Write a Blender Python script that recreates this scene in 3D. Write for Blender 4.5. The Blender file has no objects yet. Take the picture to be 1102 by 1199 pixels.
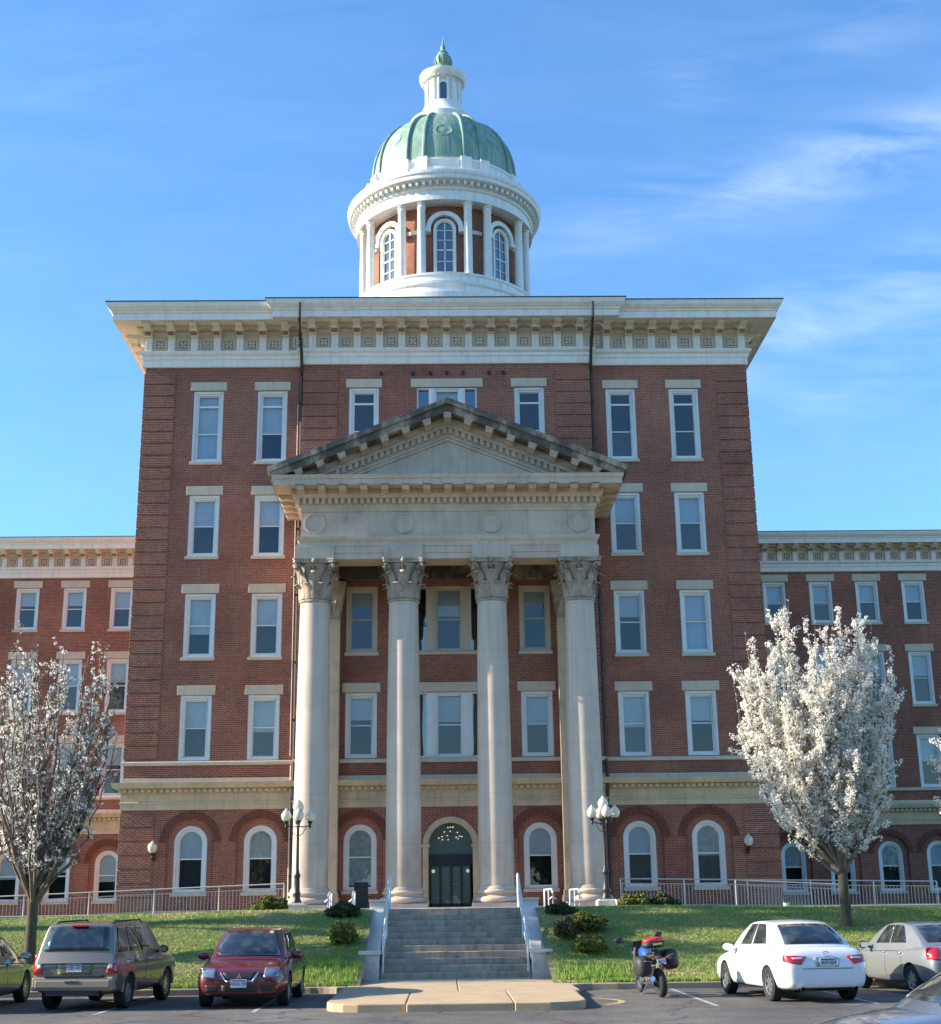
import bpy, bmesh, math, random
from mathutils import Vector, Matrix
from mathutils.bvhtree import BVHTree
random.seed(7)
R = math.radians
sc = bpy.context.scene
col = sc.collection

# ------------------------------------------------------------------ camera
cam_d = bpy.data.cameras.new('camera'); cam = bpy.data.objects.new('camera', cam_d); col.objects.link(cam)
sc.camera = cam
F_PX, W_PX, H_PX = 1621.3, 1102.0, 1199.0
cam_d.sensor_fit = 'VERTICAL'; cam_d.sensor_height = 24.0
cam_d.lens = 24.0 * F_PX / H_PX
cam_d.clip_start = 0.1; cam_d.clip_end = 6000
pit, yaw, roll = R(15.876), R(1.182), R(0.745)
cam.matrix_world = (Matrix.Translation((-0.214, 0, 1.75)) @ Matrix.Rotation(-yaw, 4, 'Z')
                    @ Matrix.Rotation(math.pi/2 + pit, 4, 'X') @ Matrix.Rotation(-roll, 4, 'Z'))
sc.render.resolution_x = 941; sc.render.resolution_y = 1024

# ------------------------------------------------------------------ light
SUN_EL, SUN_AZ = R(24.0), R(0.45)       # light comes from -X, a touch in front of the facade plane
sun_d = bpy.data.lights.new('sun', 'SUN'); sun_d.energy = 5.0; sun_d.angle = R(0.5); sun_d.color = (1.0, 0.88, 0.72)
sun = bpy.data.objects.new('sun', sun_d); col.objects.link(sun)
to_sun = Vector((-math.cos(SUN_EL)*math.cos(SUN_AZ), -math.cos(SUN_EL)*math.sin(SUN_AZ), math.sin(SUN_EL)))
sun.rotation_euler = to_sun.to_track_quat('Z', 'Y').to_euler(); sun.location = (-60, 20, 60)

world = bpy.data.worlds.new('World'); sc.world = world; world.use_nodes = True
wn = world.node_tree; wn.nodes.clear()
def N(t, typ, **kw):
    n = t.nodes.new(typ)
    for k, v in kw.items(): setattr(n, k, v)
    return n
def math_n(t, op, a=None, b=None, c=None):
    n = N(t, 'ShaderNodeMath', operation=op)
    for i, v in enumerate((a, b, c)):
        if v is None: continue
        if isinstance(v, (int, float)): n.inputs[i].default_value = v
        else: t.links.new(v, n.inputs[i])
    return n.outputs[0]
def ramp(t, fac, stops):
    n = N(t, 'ShaderNodeValToRGB'); t.links.new(fac, n.inputs[0]); cr = n.color_ramp
    while len(cr.elements) < len(stops): cr.elements.new(0.5)
    for e, (p, c) in zip(cr.elements, stops):
        e.position = p; e.color = (c[0], c[1], c[2], 1) if not isinstance(c, (int, float)) else (c, c, c, 1)
    return n.outputs[0]
def mixc(t, fac, a, b, blend='MIX'):
    n = N(t, 'ShaderNodeMix', data_type='RGBA', blend_type=blend)
    for i, v in ((0, fac), (6, a), (7, b)):
        if isinstance(v, (int, float)): n.inputs[i].default_value = v
        elif isinstance(v, tuple): n.inputs[i].default_value = (v[0], v[1], v[2], 1)
        else: t.links.new(v, n.inputs[i])
    return n.outputs[2]
sky = N(wn, 'ShaderNodeTexSky', sky_type='NISHITA'); sky.sun_disc = False
sky.sun_elevation = SUN_EL; sky.sun_rotation = math.atan2(to_sun.x, to_sun.y)
sky.air_density = 1.25; sky.dust_density = 0.3; sky.ozone_density = 2.5; sky.altitude = 150
tc = N(wn, 'ShaderNodeTexCoord'); sp = N(wn, 'ShaderNodeSeparateXYZ'); wn.links.new(tc.outputs['Generated'], sp.inputs[0])
yy = math_n(wn, 'MAXIMUM', math_n(wn, 'ABSOLUTE', sp.outputs[1]), 0.15)
u = math_n(wn, 'DIVIDE', sp.outputs[0], yy); v = math_n(wn, 'DIVIDE', sp.outputs[2], yy)
cb = N(wn, 'ShaderNodeCombineXYZ'); wn.links.new(u, cb.inputs[0]); wn.links.new(v, cb.inputs[1])
mp = N(wn, 'ShaderNodeMapping'); mp.inputs['Rotation'].default_value = (0, 0, R(-30)); mp.inputs['Scale'].default_value = (1.15, 4.6, 1)
wn.links.new(cb.outputs[0], mp.inputs[0])
nz = N(wn, 'ShaderNodeTexNoise'); nz.inputs['Scale'].default_value = 5.0; nz.inputs['Detail'].default_value = 9; nz.inputs['Roughness'].default_value = 0.60
nz.inputs['Distortion'].default_value = 0.35
wn.links.new(mp.outputs[0], nz.inputs[0])
def blob(cu, cv, su, sv, rot, amp):
    du = math_n(wn, 'SUBTRACT', u, cu); dv = math_n(wn, 'SUBTRACT', v, cv)
    a = math_n(wn, 'ADD', math_n(wn, 'MULTIPLY', du, math.cos(rot)), math_n(wn, 'MULTIPLY', dv, math.sin(rot)))
    b = math_n(wn, 'SUBTRACT', math_n(wn, 'MULTIPLY', dv, math.cos(rot)), math_n(wn, 'MULTIPLY', du, math.sin(rot)))
    a2 = math_n(wn, 'POWER', math_n(wn, 'DIVIDE', math_n(wn, 'ABSOLUTE', a), su), 2.0)
    b2 = math_n(wn, 'POWER', math_n(wn, 'DIVIDE', math_n(wn, 'ABSOLUTE', b), sv), 2.0)
    e = math_n(wn, 'EXPONENT', math_n(wn, 'MULTIPLY', math_n(wn, 'ADD', a2, b2), -1.0))
    return math_n(wn, 'MULTIPLY', e, amp)
CLOUDS = [(0.33, 0.455, 0.26, 0.030, 0.36, 0.234), (0.30, 0.570, 0.14, 0.021, 0.34, 0.196), (0.40, 0.60, 0.12, 0.030, 0.40, 0.168), (0.215, 0.66, 0.035, 0.026, 0.3, 0.103), (0.17, 0.545, 0.16, 0.022, 0.35, 0.093), (0.37, 0.40, 0.14, 0.022, 0.4, 0.117), (0.38, 0.72, 0.12, 0.030, 0.5, 0.084), (-.24, .70, .12, 0.022, .6, 0.047)]
s = None
for c in CLOUDS:
    b_ = blob(*c); s = b_ if s is None else math_n(wn, 'ADD', s, b_)
wisp = ramp(wn, nz.outputs[0], [(0.38, 0.0), (0.70, 1.0)])
fac = math_n(wn, 'MINIMUM', math_n(wn, 'ADD', math_n(wn, 'MULTIPLY', s, wisp), math_n(wn, 'MULTIPLY', wisp, 0.025)), 0.9)
skyc = mixc(wn, 1.0, sky.outputs[0], (0.56, 0.865, 1.16), 'MULTIPLY')
out = mixc(wn, fac, skyc, (6.2, 6.7, 7.4))
bg = N(wn, 'ShaderNodeBackground'); bg.inputs[1].default_value = 0.116
wn.links.new(out, bg.inputs[0]); wo = N(wn, 'ShaderNodeOutputWorld'); wn.links.new(bg.outputs[0], wo.inputs[0])
sc.view_settings.view_transform = 'Standard'; sc.view_settings.look = 'None'; sc.view_settings.gamma = 1
sc.view_settings.exposure = 1.22

# ------------------------------------------------------------------ materials
def new_mat(name):
    m = bpy.data.materials.new(name); m.use_nodes = True; t = m.node_tree
    return m, t, t.nodes['Principled BSDF']
def noise(t, scale, detail=4, rough=.55, vec=None, stretch=None):
    n = N(t, 'ShaderNodeTexNoise'); n.inputs['Scale'].default_value = scale; n.inputs['Detail'].default_value = detail; n.inputs['Roughness'].default_value = rough
    if vec is None:
        g = N(t, 'ShaderNodeNewGeometry'); vec = g.outputs['Position']
    if stretch:
        mpn = N(t, 'ShaderNodeMapping'); mpn.inputs['Scale'].default_value = stretch; t.links.new(vec, mpn.inputs[0]); vec = mpn.outputs[0]
    t.links.new(vec, n.inputs[0]); return n.outputs[0]
def bump(t, b, h, strength, dist=0.01):
    n = N(t, 'ShaderNodeBump'); n.inputs['Strength'].default_value = strength; n.inputs['Distance'].default_value = dist
    t.links.new(h, n.inputs['Height']); t.links.new(n.outputs[0], b.inputs['Normal'])
def mat(name, c, rough=.6, metal=0, var=.12, vscale=3, fine=0, bmp=0, bscale=60, coat=0, stain=None, streak=None, emit=None):
    """c base colour; var slow variation; fine grain; stain=(colour, scale, threshold, strength); streak=(colour,strength)"""
    m, t, b = new_mat(name); b.inputs['Roughness'].default_value = rough; b.inputs['Metallic'].default_value = metal
    cur = c
    if var:
        n1 = noise(t, vscale, 5)
        cur = mixc(t, ramp(t, n1, [(0.3, 0), (0.7, 1)]), tuple(x*(1-var) for x in c), tuple(min(1, x*(1+var)) for x in c))
    if fine:
        n2 = noise(t, 45, 3, .7)
        cur = mixc(t, 1.0, cur, ramp(t, n2, [(0.3, 1-fine), (0.7, 1+fine*.4)]), 'MULTIPLY')
    if stain:
        n3 = noise(t, stain[1], 6, .65, stretch=(1, 1, .6))
        cur = mixc(t, math_n(t, 'MULTIPLY', ramp(t, n3, [(stain[2], 0), (stain[2]+.16, 1)]), stain[3]), cur, stain[0])
    if streak:
        n4 = noise(t, 2.2, 5, .6, stretch=(2.5, 2.5, .12))
        cur = mixc(t, math_n(t, 'MULTIPLY', ramp(t, n4, [(.5, 0), (.68, 1)]), streak[1]), cur, streak[0])
    if isinstance(cur, tuple): b.inputs['Base Color'].default_value = (*cur, 1)
    else: t.links.new(cur, b.inputs['Base Color'])
    if bmp: bump(t, b, noise(t, bscale, 4, .6), bmp, .01)
    if coat: b.inputs['Coat Weight'].default_value = coat; b.inputs['Coat Roughness'].default_value = .04
    if emit: b.inputs['Emission Color'].default_value = (*emit[0], 1); b.inputs['Emission Strength'].default_value = emit[1]
    return m
def brick_mat(name, c1, c2, mortar, bw=.225, rh=.082):
    m, t, b = new_mat(name); b.inputs['Roughness'].default_value = .85
    g = N(t, 'ShaderNodeNewGeometry'); s1 = N(t, 'ShaderNodeSeparateXYZ'); t.links.new(g.outputs['Position'], s1.inputs[0])
    s2 = N(t, 'ShaderNodeSeparateXYZ'); t.links.new(g.outputs['True Normal'], s2.inputs[0])
    side = math_n(t, 'GREATER_THAN', math_n(t, 'ABSOLUTE', s2.outputs[0]), .7)
    uu = math_n(t, 'ADD', math_n(t, 'MULTIPLY', s1.outputs[0], math_n(t, 'SUBTRACT', 1.0, side)), math_n(t, 'MULTIPLY', s1.outputs[1], side))
    cbn = N(t, 'ShaderNodeCombineXYZ'); t.links.new(uu, cbn.inputs[0]); t.links.new(s1.outputs[2], cbn.inputs[1])
    br = N(t, 'ShaderNodeTexBrick'); t.links.new(cbn.outputs[0], br.inputs[0])
    br.inputs['Color1'].default_value = (*c1, 1); br.inputs['Color2'].default_value = (*c2, 1); br.inputs['Mortar'].default_value = (*mortar, 1)
    br.inputs['Scale'].default_value = 1; br.inputs['Mortar Size'].default_value = .012; br.inputs['Mortar Smooth'].default_value = .25
    br.inputs['Brick Width'].default_value = bw; br.inputs['Row Height'].default_value = rh; br.inputs['Bias'].default_value = -.1
    n1 = noise(t, .35, 6, .6)
    cur = mixc(t, 1.0, br.outputs[0], ramp(t, n1, [(.3, (.74, .72, .72)), (.7, (1.26, 1.18, 1.12))]), 'MULTIPLY')
    n2 = noise(t, 9, 4, .7, stretch=(1, 1, 2.5))
    cur = mixc(t, 1.0, cur, ramp(t, n2, [(.3, .70), (.7, 1.28)]), 'MULTIPLY')
    n3 = noise(t, 1.1, 5, .6, stretch=(2.0, 2.0, .25))
    cur = mixc(t, math_n(t, 'MULTIPLY', ramp(t, n3, [(.56, 0), (.74, 1)]), .38), cur, (.31, .225, .19))
    n4 = noise(t, .16, 4, .7, stretch=(1, 1, 1.6)); n5 = noise(t, 1.7, 5, .75)
    cur = mixc(t, math_n(t, 'MULTIPLY', ramp(t, n4, [(.50, 0), (.62, 1)]), .30), cur, (.13, .042, .028))
    cur = mixc(t, math_n(t, 'MULTIPLY', ramp(t, n5, [(.62, 0), (.70, 1)]), .35), cur, (.33, .15, .09))
    t.links.new(cur, b.inputs['Base Color'])
    bump(t, b, math_n(t, 'SUBTRACT', 1.0, br.outputs[1]), .6, .012)
    return m
M = {}
M['brick'] = brick_mat('red_brick', (.305, .086, .046), (.165, .052, .034), (.42, .25, .18))
M['brick_dark'] = brick_mat('dark_red_brick', (.165, .040, .030), (.115, .032, .026), (.18, .095, .075))
M['voussoir'] = mat('arch_brick', (.18, .055, .032), .85, var=.3, vscale=14, fine=.25)
M['stone'] = mat('limestone', (.585, .46, .36), .8, var=.14, vscale=1.1, fine=.14, bmp=.25, stain=((.25, .20, .15), 1.3, .58, .45), streak=((.30, .24, .18), .35))
M['stone_cap'] = mat('weathered_carved_limestone', (.43, .335, .255), .85, var=.2, vscale=2.5, fine=.2, bmp=.3, stain=((.12, .10, .075), 3.0, .50, .6), streak=((.17, .14, .10), .4))
M['shaft'] = mat('limestone_shaft', (.60, .49, .395), .75, var=.08, vscale=.8, fine=.08, bmp=.15, stain=((.33, .25, .19), .9, .58, .42), streak=((.30, .26, .21), .35))
M['stone_yellow'] = mat('yellow_limestone', (.60, .455, .285), .8, var=.14, vscale=1.2, fine=.12, bmp=.25, stain=((.30, .25, .15), 1.6, .56, .5), streak=((.33, .28, .20), .5))
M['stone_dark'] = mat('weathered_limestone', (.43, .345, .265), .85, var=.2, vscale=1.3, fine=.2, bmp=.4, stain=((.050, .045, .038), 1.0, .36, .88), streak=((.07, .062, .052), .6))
M['lintel'] = mat('pale_lintel_stone', (.60, .50, .375), .8, var=.08, vscale=1.5, fine=.1, streak=((.36, .32, .26), .3))
def shaft_dirt():
    m = M['shaft']; t = m.node_tree; b = t.nodes['Principled BSDF']; src = b.inputs['Base Color'].links[0].from_socket
    g = N(t, 'ShaderNodeNewGeometry'); sp_ = N(t, 'ShaderNodeSeparateXYZ'); t.links.new(g.outputs['Position'], sp_.inputs[0])
    zf = math_n(t, 'SUBTRACT', 1.0, math_n(t, 'DIVIDE', math_n(t, 'SUBTRACT', sp_.outputs[2], 2.0), 3.6)); zf = math_n(t, 'MINIMUM', math_n(t, 'MAXIMUM', zf, 0.0), 1.0)
    n_ = noise(t, .9, 5, .6, stretch=(1, 1, .4)); f = math_n(t, 'MULTIPLY', math_n(t, 'MULTIPLY', ramp(t, n_, [(.40, 0), (.62, 1)]), zf), .75)
    t.links.new(mixc(t, f, src, (.25, .175, .12)), b.inputs['Base Color'])
    # drum joints every 1.9 m
    z2 = math_n(t, 'FRACT', math_n(t, 'DIVIDE', math_n(t, 'SUBTRACT', sp_.outputs[2], .3), 1.9)); j = math_n(t, 'LESS_THAN', z2, .010)
    src = b.inputs['Base Color'].links[0].from_socket; t.links.new(mixc(t, math_n(t, 'MULTIPLY', j, .35), src, (.2, .17, .13)), b.inputs['Base Color'])
shaft_dirt()
M['cream'] = mat('cream_painted_wood', (.64, .54, .43), .55, var=.10, vscale=1.4, fine=.06, stain=((.36, .29, .20), 2.2, .60, .5), streak=((.44, .37, .27), .45))
M['cream_white'] = mat('white_painted_wood', (.80, .74, .67), .5, var=.06, vscale=2, streak=((.52, .47, .40), .35), stain=((.40, .36, .3), 3.5, .66, .5))
M['white'] = mat('white_trim_paint', (.80, .78, .73), .45, var=.06, vscale=2, streak=((.50, .46, .39), .45), stain=((.42, .37, .30), 3.2, .64, .45))
M['frame'] = mat('white_window_frame', (.74, .74, .72), .4, var=.04, vscale=2)
M['frame_tan'] = mat('tan_window_frame', (.58, .51, .41), .5, var=.06, vscale=2)
M['rust'] = mat('peeling_brown_paint', (.30, .13, .06), .8, var=.4, vscale=9)
M['panel'] = mat('dark_panel_recess', (.32, .28, .23), .8, var=.2)
M['patina'] = mat('green_copper_patina', (.19, .315, .24), .55, var=.16, vscale=.9, fine=.10, streak=((.42, .50, .45), .75), stain=((.085, .155, .12), 1.2, .58, .5))
M['roofdark'] = mat('dark_roof_edge', (.05, .05, .045), .7)
M['iron'] = mat('dark_cast_iron', (.022, .022, .022), .45, var=.2)
M['pipe'] = mat('brown_downpipe_paint', (.035, .028, .025), .5, var=.3, vscale=2)
M['galv'] = mat('galvanised_railing', (.50, .49, .46), .45, metal=.35, var=.08)
M['rail_white'] = mat('white_pipe_rail', (.62, .63, .63), .4, metal=.2, var=.05)
M['concrete'] = mat('concrete', (.40, .36, .30), .85, var=.15, vscale=1.3, fine=.18, bmp=.2, stain=((.20, .18, .15), 2.2, .58, .5))
M['concrete_w'] = mat('warm_concrete_walk', (.50, .36, .21), .85, var=.14, vscale=1.5, fine=.2, bmp=.2, stain=((.26, .20, .14), 1.5, .58, .45))
M['step'] = mat('grey_stone_step', (.42, .33, .245), .85, var=.18, vscale=2, fine=.22, bmp=.3, streak=((.12, .10, .08), .5), stain=((.12, .10, .08), 2.5, .55, .5))
M['cheek'] = mat('pale_cheek_stone', (.68, .60, .52), .8, var=.12, vscale=2, fine=.15, stain=((.22, .21, .2), 4, .56, .5))
M['kerb'] = mat('kerb_concrete', (.34, .28, .20), .85, var=.15, vscale=3, fine=.25, stain=((.15, .13, .11), 3, .55, .5))
M['yellow_paint'] = mat('worn_yellow_paint', (.50, .36, .12), .7, var=.2, vscale=6, stain=((.10, .09, .08), 7, .58, .8))
M['white_paint'] = mat('worn_white_line_paint', (.42, .41, .38), .7, var=.1, stain=((.07, .07, .07), 6, .50, .9))
M['bark'] = mat('grey_brown_bark', (.165, .125, .09), .9, var=.3, vscale=8, bmp=.8, bscale=25)
M['moss_bark'] = mat('mossy_trunk_bark', (.075, .066, .036), .9, var=.35, vscale=5, bmp=.8, bscale=22)
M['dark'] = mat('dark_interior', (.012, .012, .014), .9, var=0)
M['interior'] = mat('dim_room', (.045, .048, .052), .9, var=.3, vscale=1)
M['blind'] = mat('pale_roller_blind', (.72, .74, .76), .8, var=.06, vscale=2)
M['curtain'] = mat('grey_curtain', (.62, .61, .54), .9, var=.25, vscale=4)
M['door_metal'] = mat('black_door_metal', (.012, .013, .014), .35, var=0)
M['rubber'] = mat('tyre_rubber', (.018, .018, .018), .8, var=.15)
M['alloy'] = mat('alloy_wheel', (.42, .43, .45), .3, metal=.8, var=.05)
M['plastic'] = mat('black_plastic', (.02, .02, .021), .5, var=.1)
M['chrome'] = mat('chrome', (.75, .75, .77), .12, metal=1, var=0)
M['red_lamp'] = mat('red_lamp_lens', (.50, .012, .015), .12, var=0, coat=1)
M['clear_lamp'] = mat('clear_lamp_lens', (.20, .23, .29), .12, metal=.3, var=.2, vscale=9, coat=1)
M['white_lamp'] = mat('white_lamp_lens', (.75, .70, .68), .15, var=0, coat=1)
M['plate'] = mat('licence_plate_white', (.62, .64, .66), .4, var=.05, vscale=9)
M['plate_ink'] = mat('plate_ink', (.05, .07, .16), .5, var=0)
def paint(name, c, metal=.0, rough=.35):
    return mat(name, c, rough, metal=metal, var=.03, vscale=2, coat=1)
def glass_mat(name, tint, refl, rough=.02, sheen=0.0, dcol=(.30, .38, .40)):
    m, t, b = new_mat(name); t.nodes.remove(b); o = t.nodes['Material Output']
    tr = N(t, 'ShaderNodeBsdfTransparent'); tr.inputs[0].default_value = (*tint, 1)
    gl = N(t, 'ShaderNodeBsdfGlossy'); gl.inputs[0].default_value = (.92, .96, 1, 1); gl.inputs[1].default_value = rough
    lw = N(t, 'ShaderNodeLayerWeight'); lw.inputs[0].default_value = .5
    f = math_n(t, 'MINIMUM', math_n(t, 'ADD', math_n(t, 'MULTIPLY', lw.outputs['Fresnel'], .40), refl), .95)
    mx = N(t, 'ShaderNodeMixShader'); t.links.new(f, mx.inputs[0]); t.links.new(tr.outputs[0], mx.inputs[1]); t.links.new(gl.outputs[0], mx.inputs[2])
    # old panes: slight waviness
    bn = N(t, 'ShaderNodeBump'); bn.inputs['Strength'].default_value = .08; bn.inputs['Distance'].default_value = .05
    t.links.new(noise(t, 1.3, 2), bn.inputs['Height']); t.links.new(bn.outputs[0], gl.inputs['Normal'])
    fin = mx.outputs[0]
    if sheen:  # pale diffuse layer stands in for reflected light on the panes
        df = N(t, 'ShaderNodeBsdfDiffuse'); df.inputs[0].default_value = (*dcol, 1); m2 = N(t, 'ShaderNodeMixShader'); m2.inputs[0].default_value = sheen
        t.links.new(fin, m2.inputs[1]); t.links.new(df.outputs[0], m2.inputs[2]); fin = m2.outputs[0]
    t.links.new(fin, o.inputs[0]); return m
M['glass'] = glass_mat('window_glass', (.72, .80, .84), .035, sheen=.055)
M['glass_b'] = glass_mat('darker_window_glass', (.66, .76, .84), .03, sheen=.01)
M['glass_c'] = glass_mat('sheen_window_glass', (.78, .84, .86), .04, sheen=.12, dcol=(.36, .42, .43))
M['glass_door'] = glass_mat('sheen_door_glass', (.6, .7, .7), .05, sheen=.45, dcol=(.24, .33, .33))  # strong pale layer, painted-in sheen that lightens the door glass
M['glass_dark'] = glass_mat('dark_reflecting_glass', (.35, .42, .48), .16)
M['car_glass'] = glass_mat('tinted_car_glass', (.30, .36, .36), .10)
M['globe'] = mat('frosted_lamp_globe', (.85, .80, .66), .25, var=.05, coat=.5)
_b = M['globe'].node_tree.nodes['Principled BSDF']; _b.inputs['Transmission Weight'].default_value = .35
M['bulb'] = mat('lit_bulb', (1, .8, .5), .4, var=0, emit=((1.0, .70, .40), 1.6))
M['bulb_pale'] = mat('lit_pale_globe', (1, 1, .7), .4, var=0, emit=((.95, 1.0, .65), .6))

def asphalt_mat():
    m, t, b = new_mat('weathered_asphalt'); b.inputs['Roughness'].default_value = .88
    n1 = noise(t, 1.1, 6, .6); n2 = noise(t, 30, 4, .75); n3 = noise(t, .35, 3, .5, stretch=(1, .25, 1))
    c = mixc(t, ramp(t, n1, [(.3, 0), (.7, 1)]), (.088, .080, .070), (.160, .145, .122))
    c = mixc(t, 1.0, c, ramp(t, n2, [(.3, .42), (.7, 1.5)]), 'MULTIPLY')
    c = mixc(t, 1.0, c, ramp(t, n3, [(.35, .62), (.65, 1.18)]), 'MULTIPLY')
    vo = N(t, 'ShaderNodeTexVoronoi', feature='DISTANCE_TO_EDGE'); vo.inputs['Scale'].default_value = .38
    g = N(t, 'ShaderNodeNewGeometry'); wv = noise(t, 1.6, 5, .6)
    ad = N(t, 'ShaderNodeVectorMath', operation='ADD'); t.links.new(g.outputs['Position'], ad.inputs[0])
    sv = N(t, 'ShaderNodeVectorMath', operation='SCALE'); sv.inputs['Scale'].default_value = 1.3
    nn = t.nodes[-1]
    cc = N(t, 'ShaderNodeCombineXYZ'); t.links.new(wv, cc.inputs[0]); t.links.new(wv, cc.inputs[1]); t.links.new(cc.outputs[0], sv.inputs[0]); t.links.new(sv.outputs[0], ad.inputs[1])
    t.links.new(ad.outputs[0], vo.inputs['Vector'])
    c = mixc(t, ramp(t, vo.outputs['Distance'], [(.006, .8), (.022, 0)]), c, (.030, .029, .028))
    t.links.new(c, b.inputs['Base Color']); bump(t, b, n2, .5, .01); return m
M['asphalt'] = asphalt_mat()
def grass_mats():
    m, t, b = new_mat('lawn_soil_and_grass'); b.inputs['Roughness'].default_value = .95
    n1 = noise(t, .6, 5, .6); n2 = noise(t, 12, 5, .75)
    c = mixc(t, ramp(t, n1, [(.35, 0), (.65, 1)]), (.15, .19, .045), (.27, .235, .10))
    c = mixc(t, 1.0, c, ramp(t, n2, [(.3, .5), (.7, 1.4)]), 'MULTIPLY')
    t.links.new(c, b.inputs['Base Color']); bump(t, b, n2, 1, .05)
    m2, t, b = new_mat('grass_blade'); b.inputs['Roughness'].default_value = .7
    g = N(t, 'ShaderNodeNewGeometry'); n1 = noise(t, .45, 5, .65)
    c1 = ramp(t, n1, [(.36, (.16, .28, .035)), (.53, (.24, .32, .05)), (.62, (.42, .35, .15))])
    c = mixc(t, 1.0, c1, ramp(t, g.outputs['Random Per Island'], [(0, .6), (.8, 1.35), (1, 1.9)]), 'MULTIPLY')
    t.links.new(c, b.inputs['Base Color'])
    b.inputs['Transmission Weight'].default_value = 0
    return m, m2
M['lawn'], M['blade'] = grass_mats()
M['far_ground'] = mat('distant_rough_ground', (.045, .055, .022), .95, var=.3, vscale=.05)
def leaf_mat(name, cs, trans=.25):
    m, t, b = new_mat(name); b.inputs['Roughness'].default_value = .6
    g = N(t, 'ShaderNodeNewGeometry')
    c = ramp(t, g.outputs['Random Per Island'], [(i/(len(cs)-1), x) for i, x in enumerate(cs)])
    t.links.new(c, b.inputs['Base Color'])
    tl = N(t, 'ShaderNodeBsdfTranslucent'); t.links.new(c, tl.inputs[0]); mx = N(t, 'ShaderNodeMixShader'); mx.inputs[0].default_value = trans
    t.links.new(b.outputs[0], mx.inputs[1]); t.links.new(tl.outputs[0], mx.inputs[2]); t.links.new(mx.outputs[0], t.nodes['Material Output'].inputs[0]); return m
M['blossom'] = leaf_mat('white_pear_blossom', [(.88, .86, .78), (.92, .91, .87), (.80, .74, .60), (.90, .89, .84)], .42)
M['bush_y'] = leaf_mat('yellow_green_leaf', [(.10, .13, .02), (.20, .21, .035), (.14, .15, .03)])
M['bush_g'] = leaf_mat('dark_green_leaf', [(.025, .045, .014), (.06, .09, .022), (.04, .06, .018)])
M['bush_b'] = leaf_mat('bronze_leaf', [(.07, .05, .02), (.12, .10, .03), (.05, .06, .02)])

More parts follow.
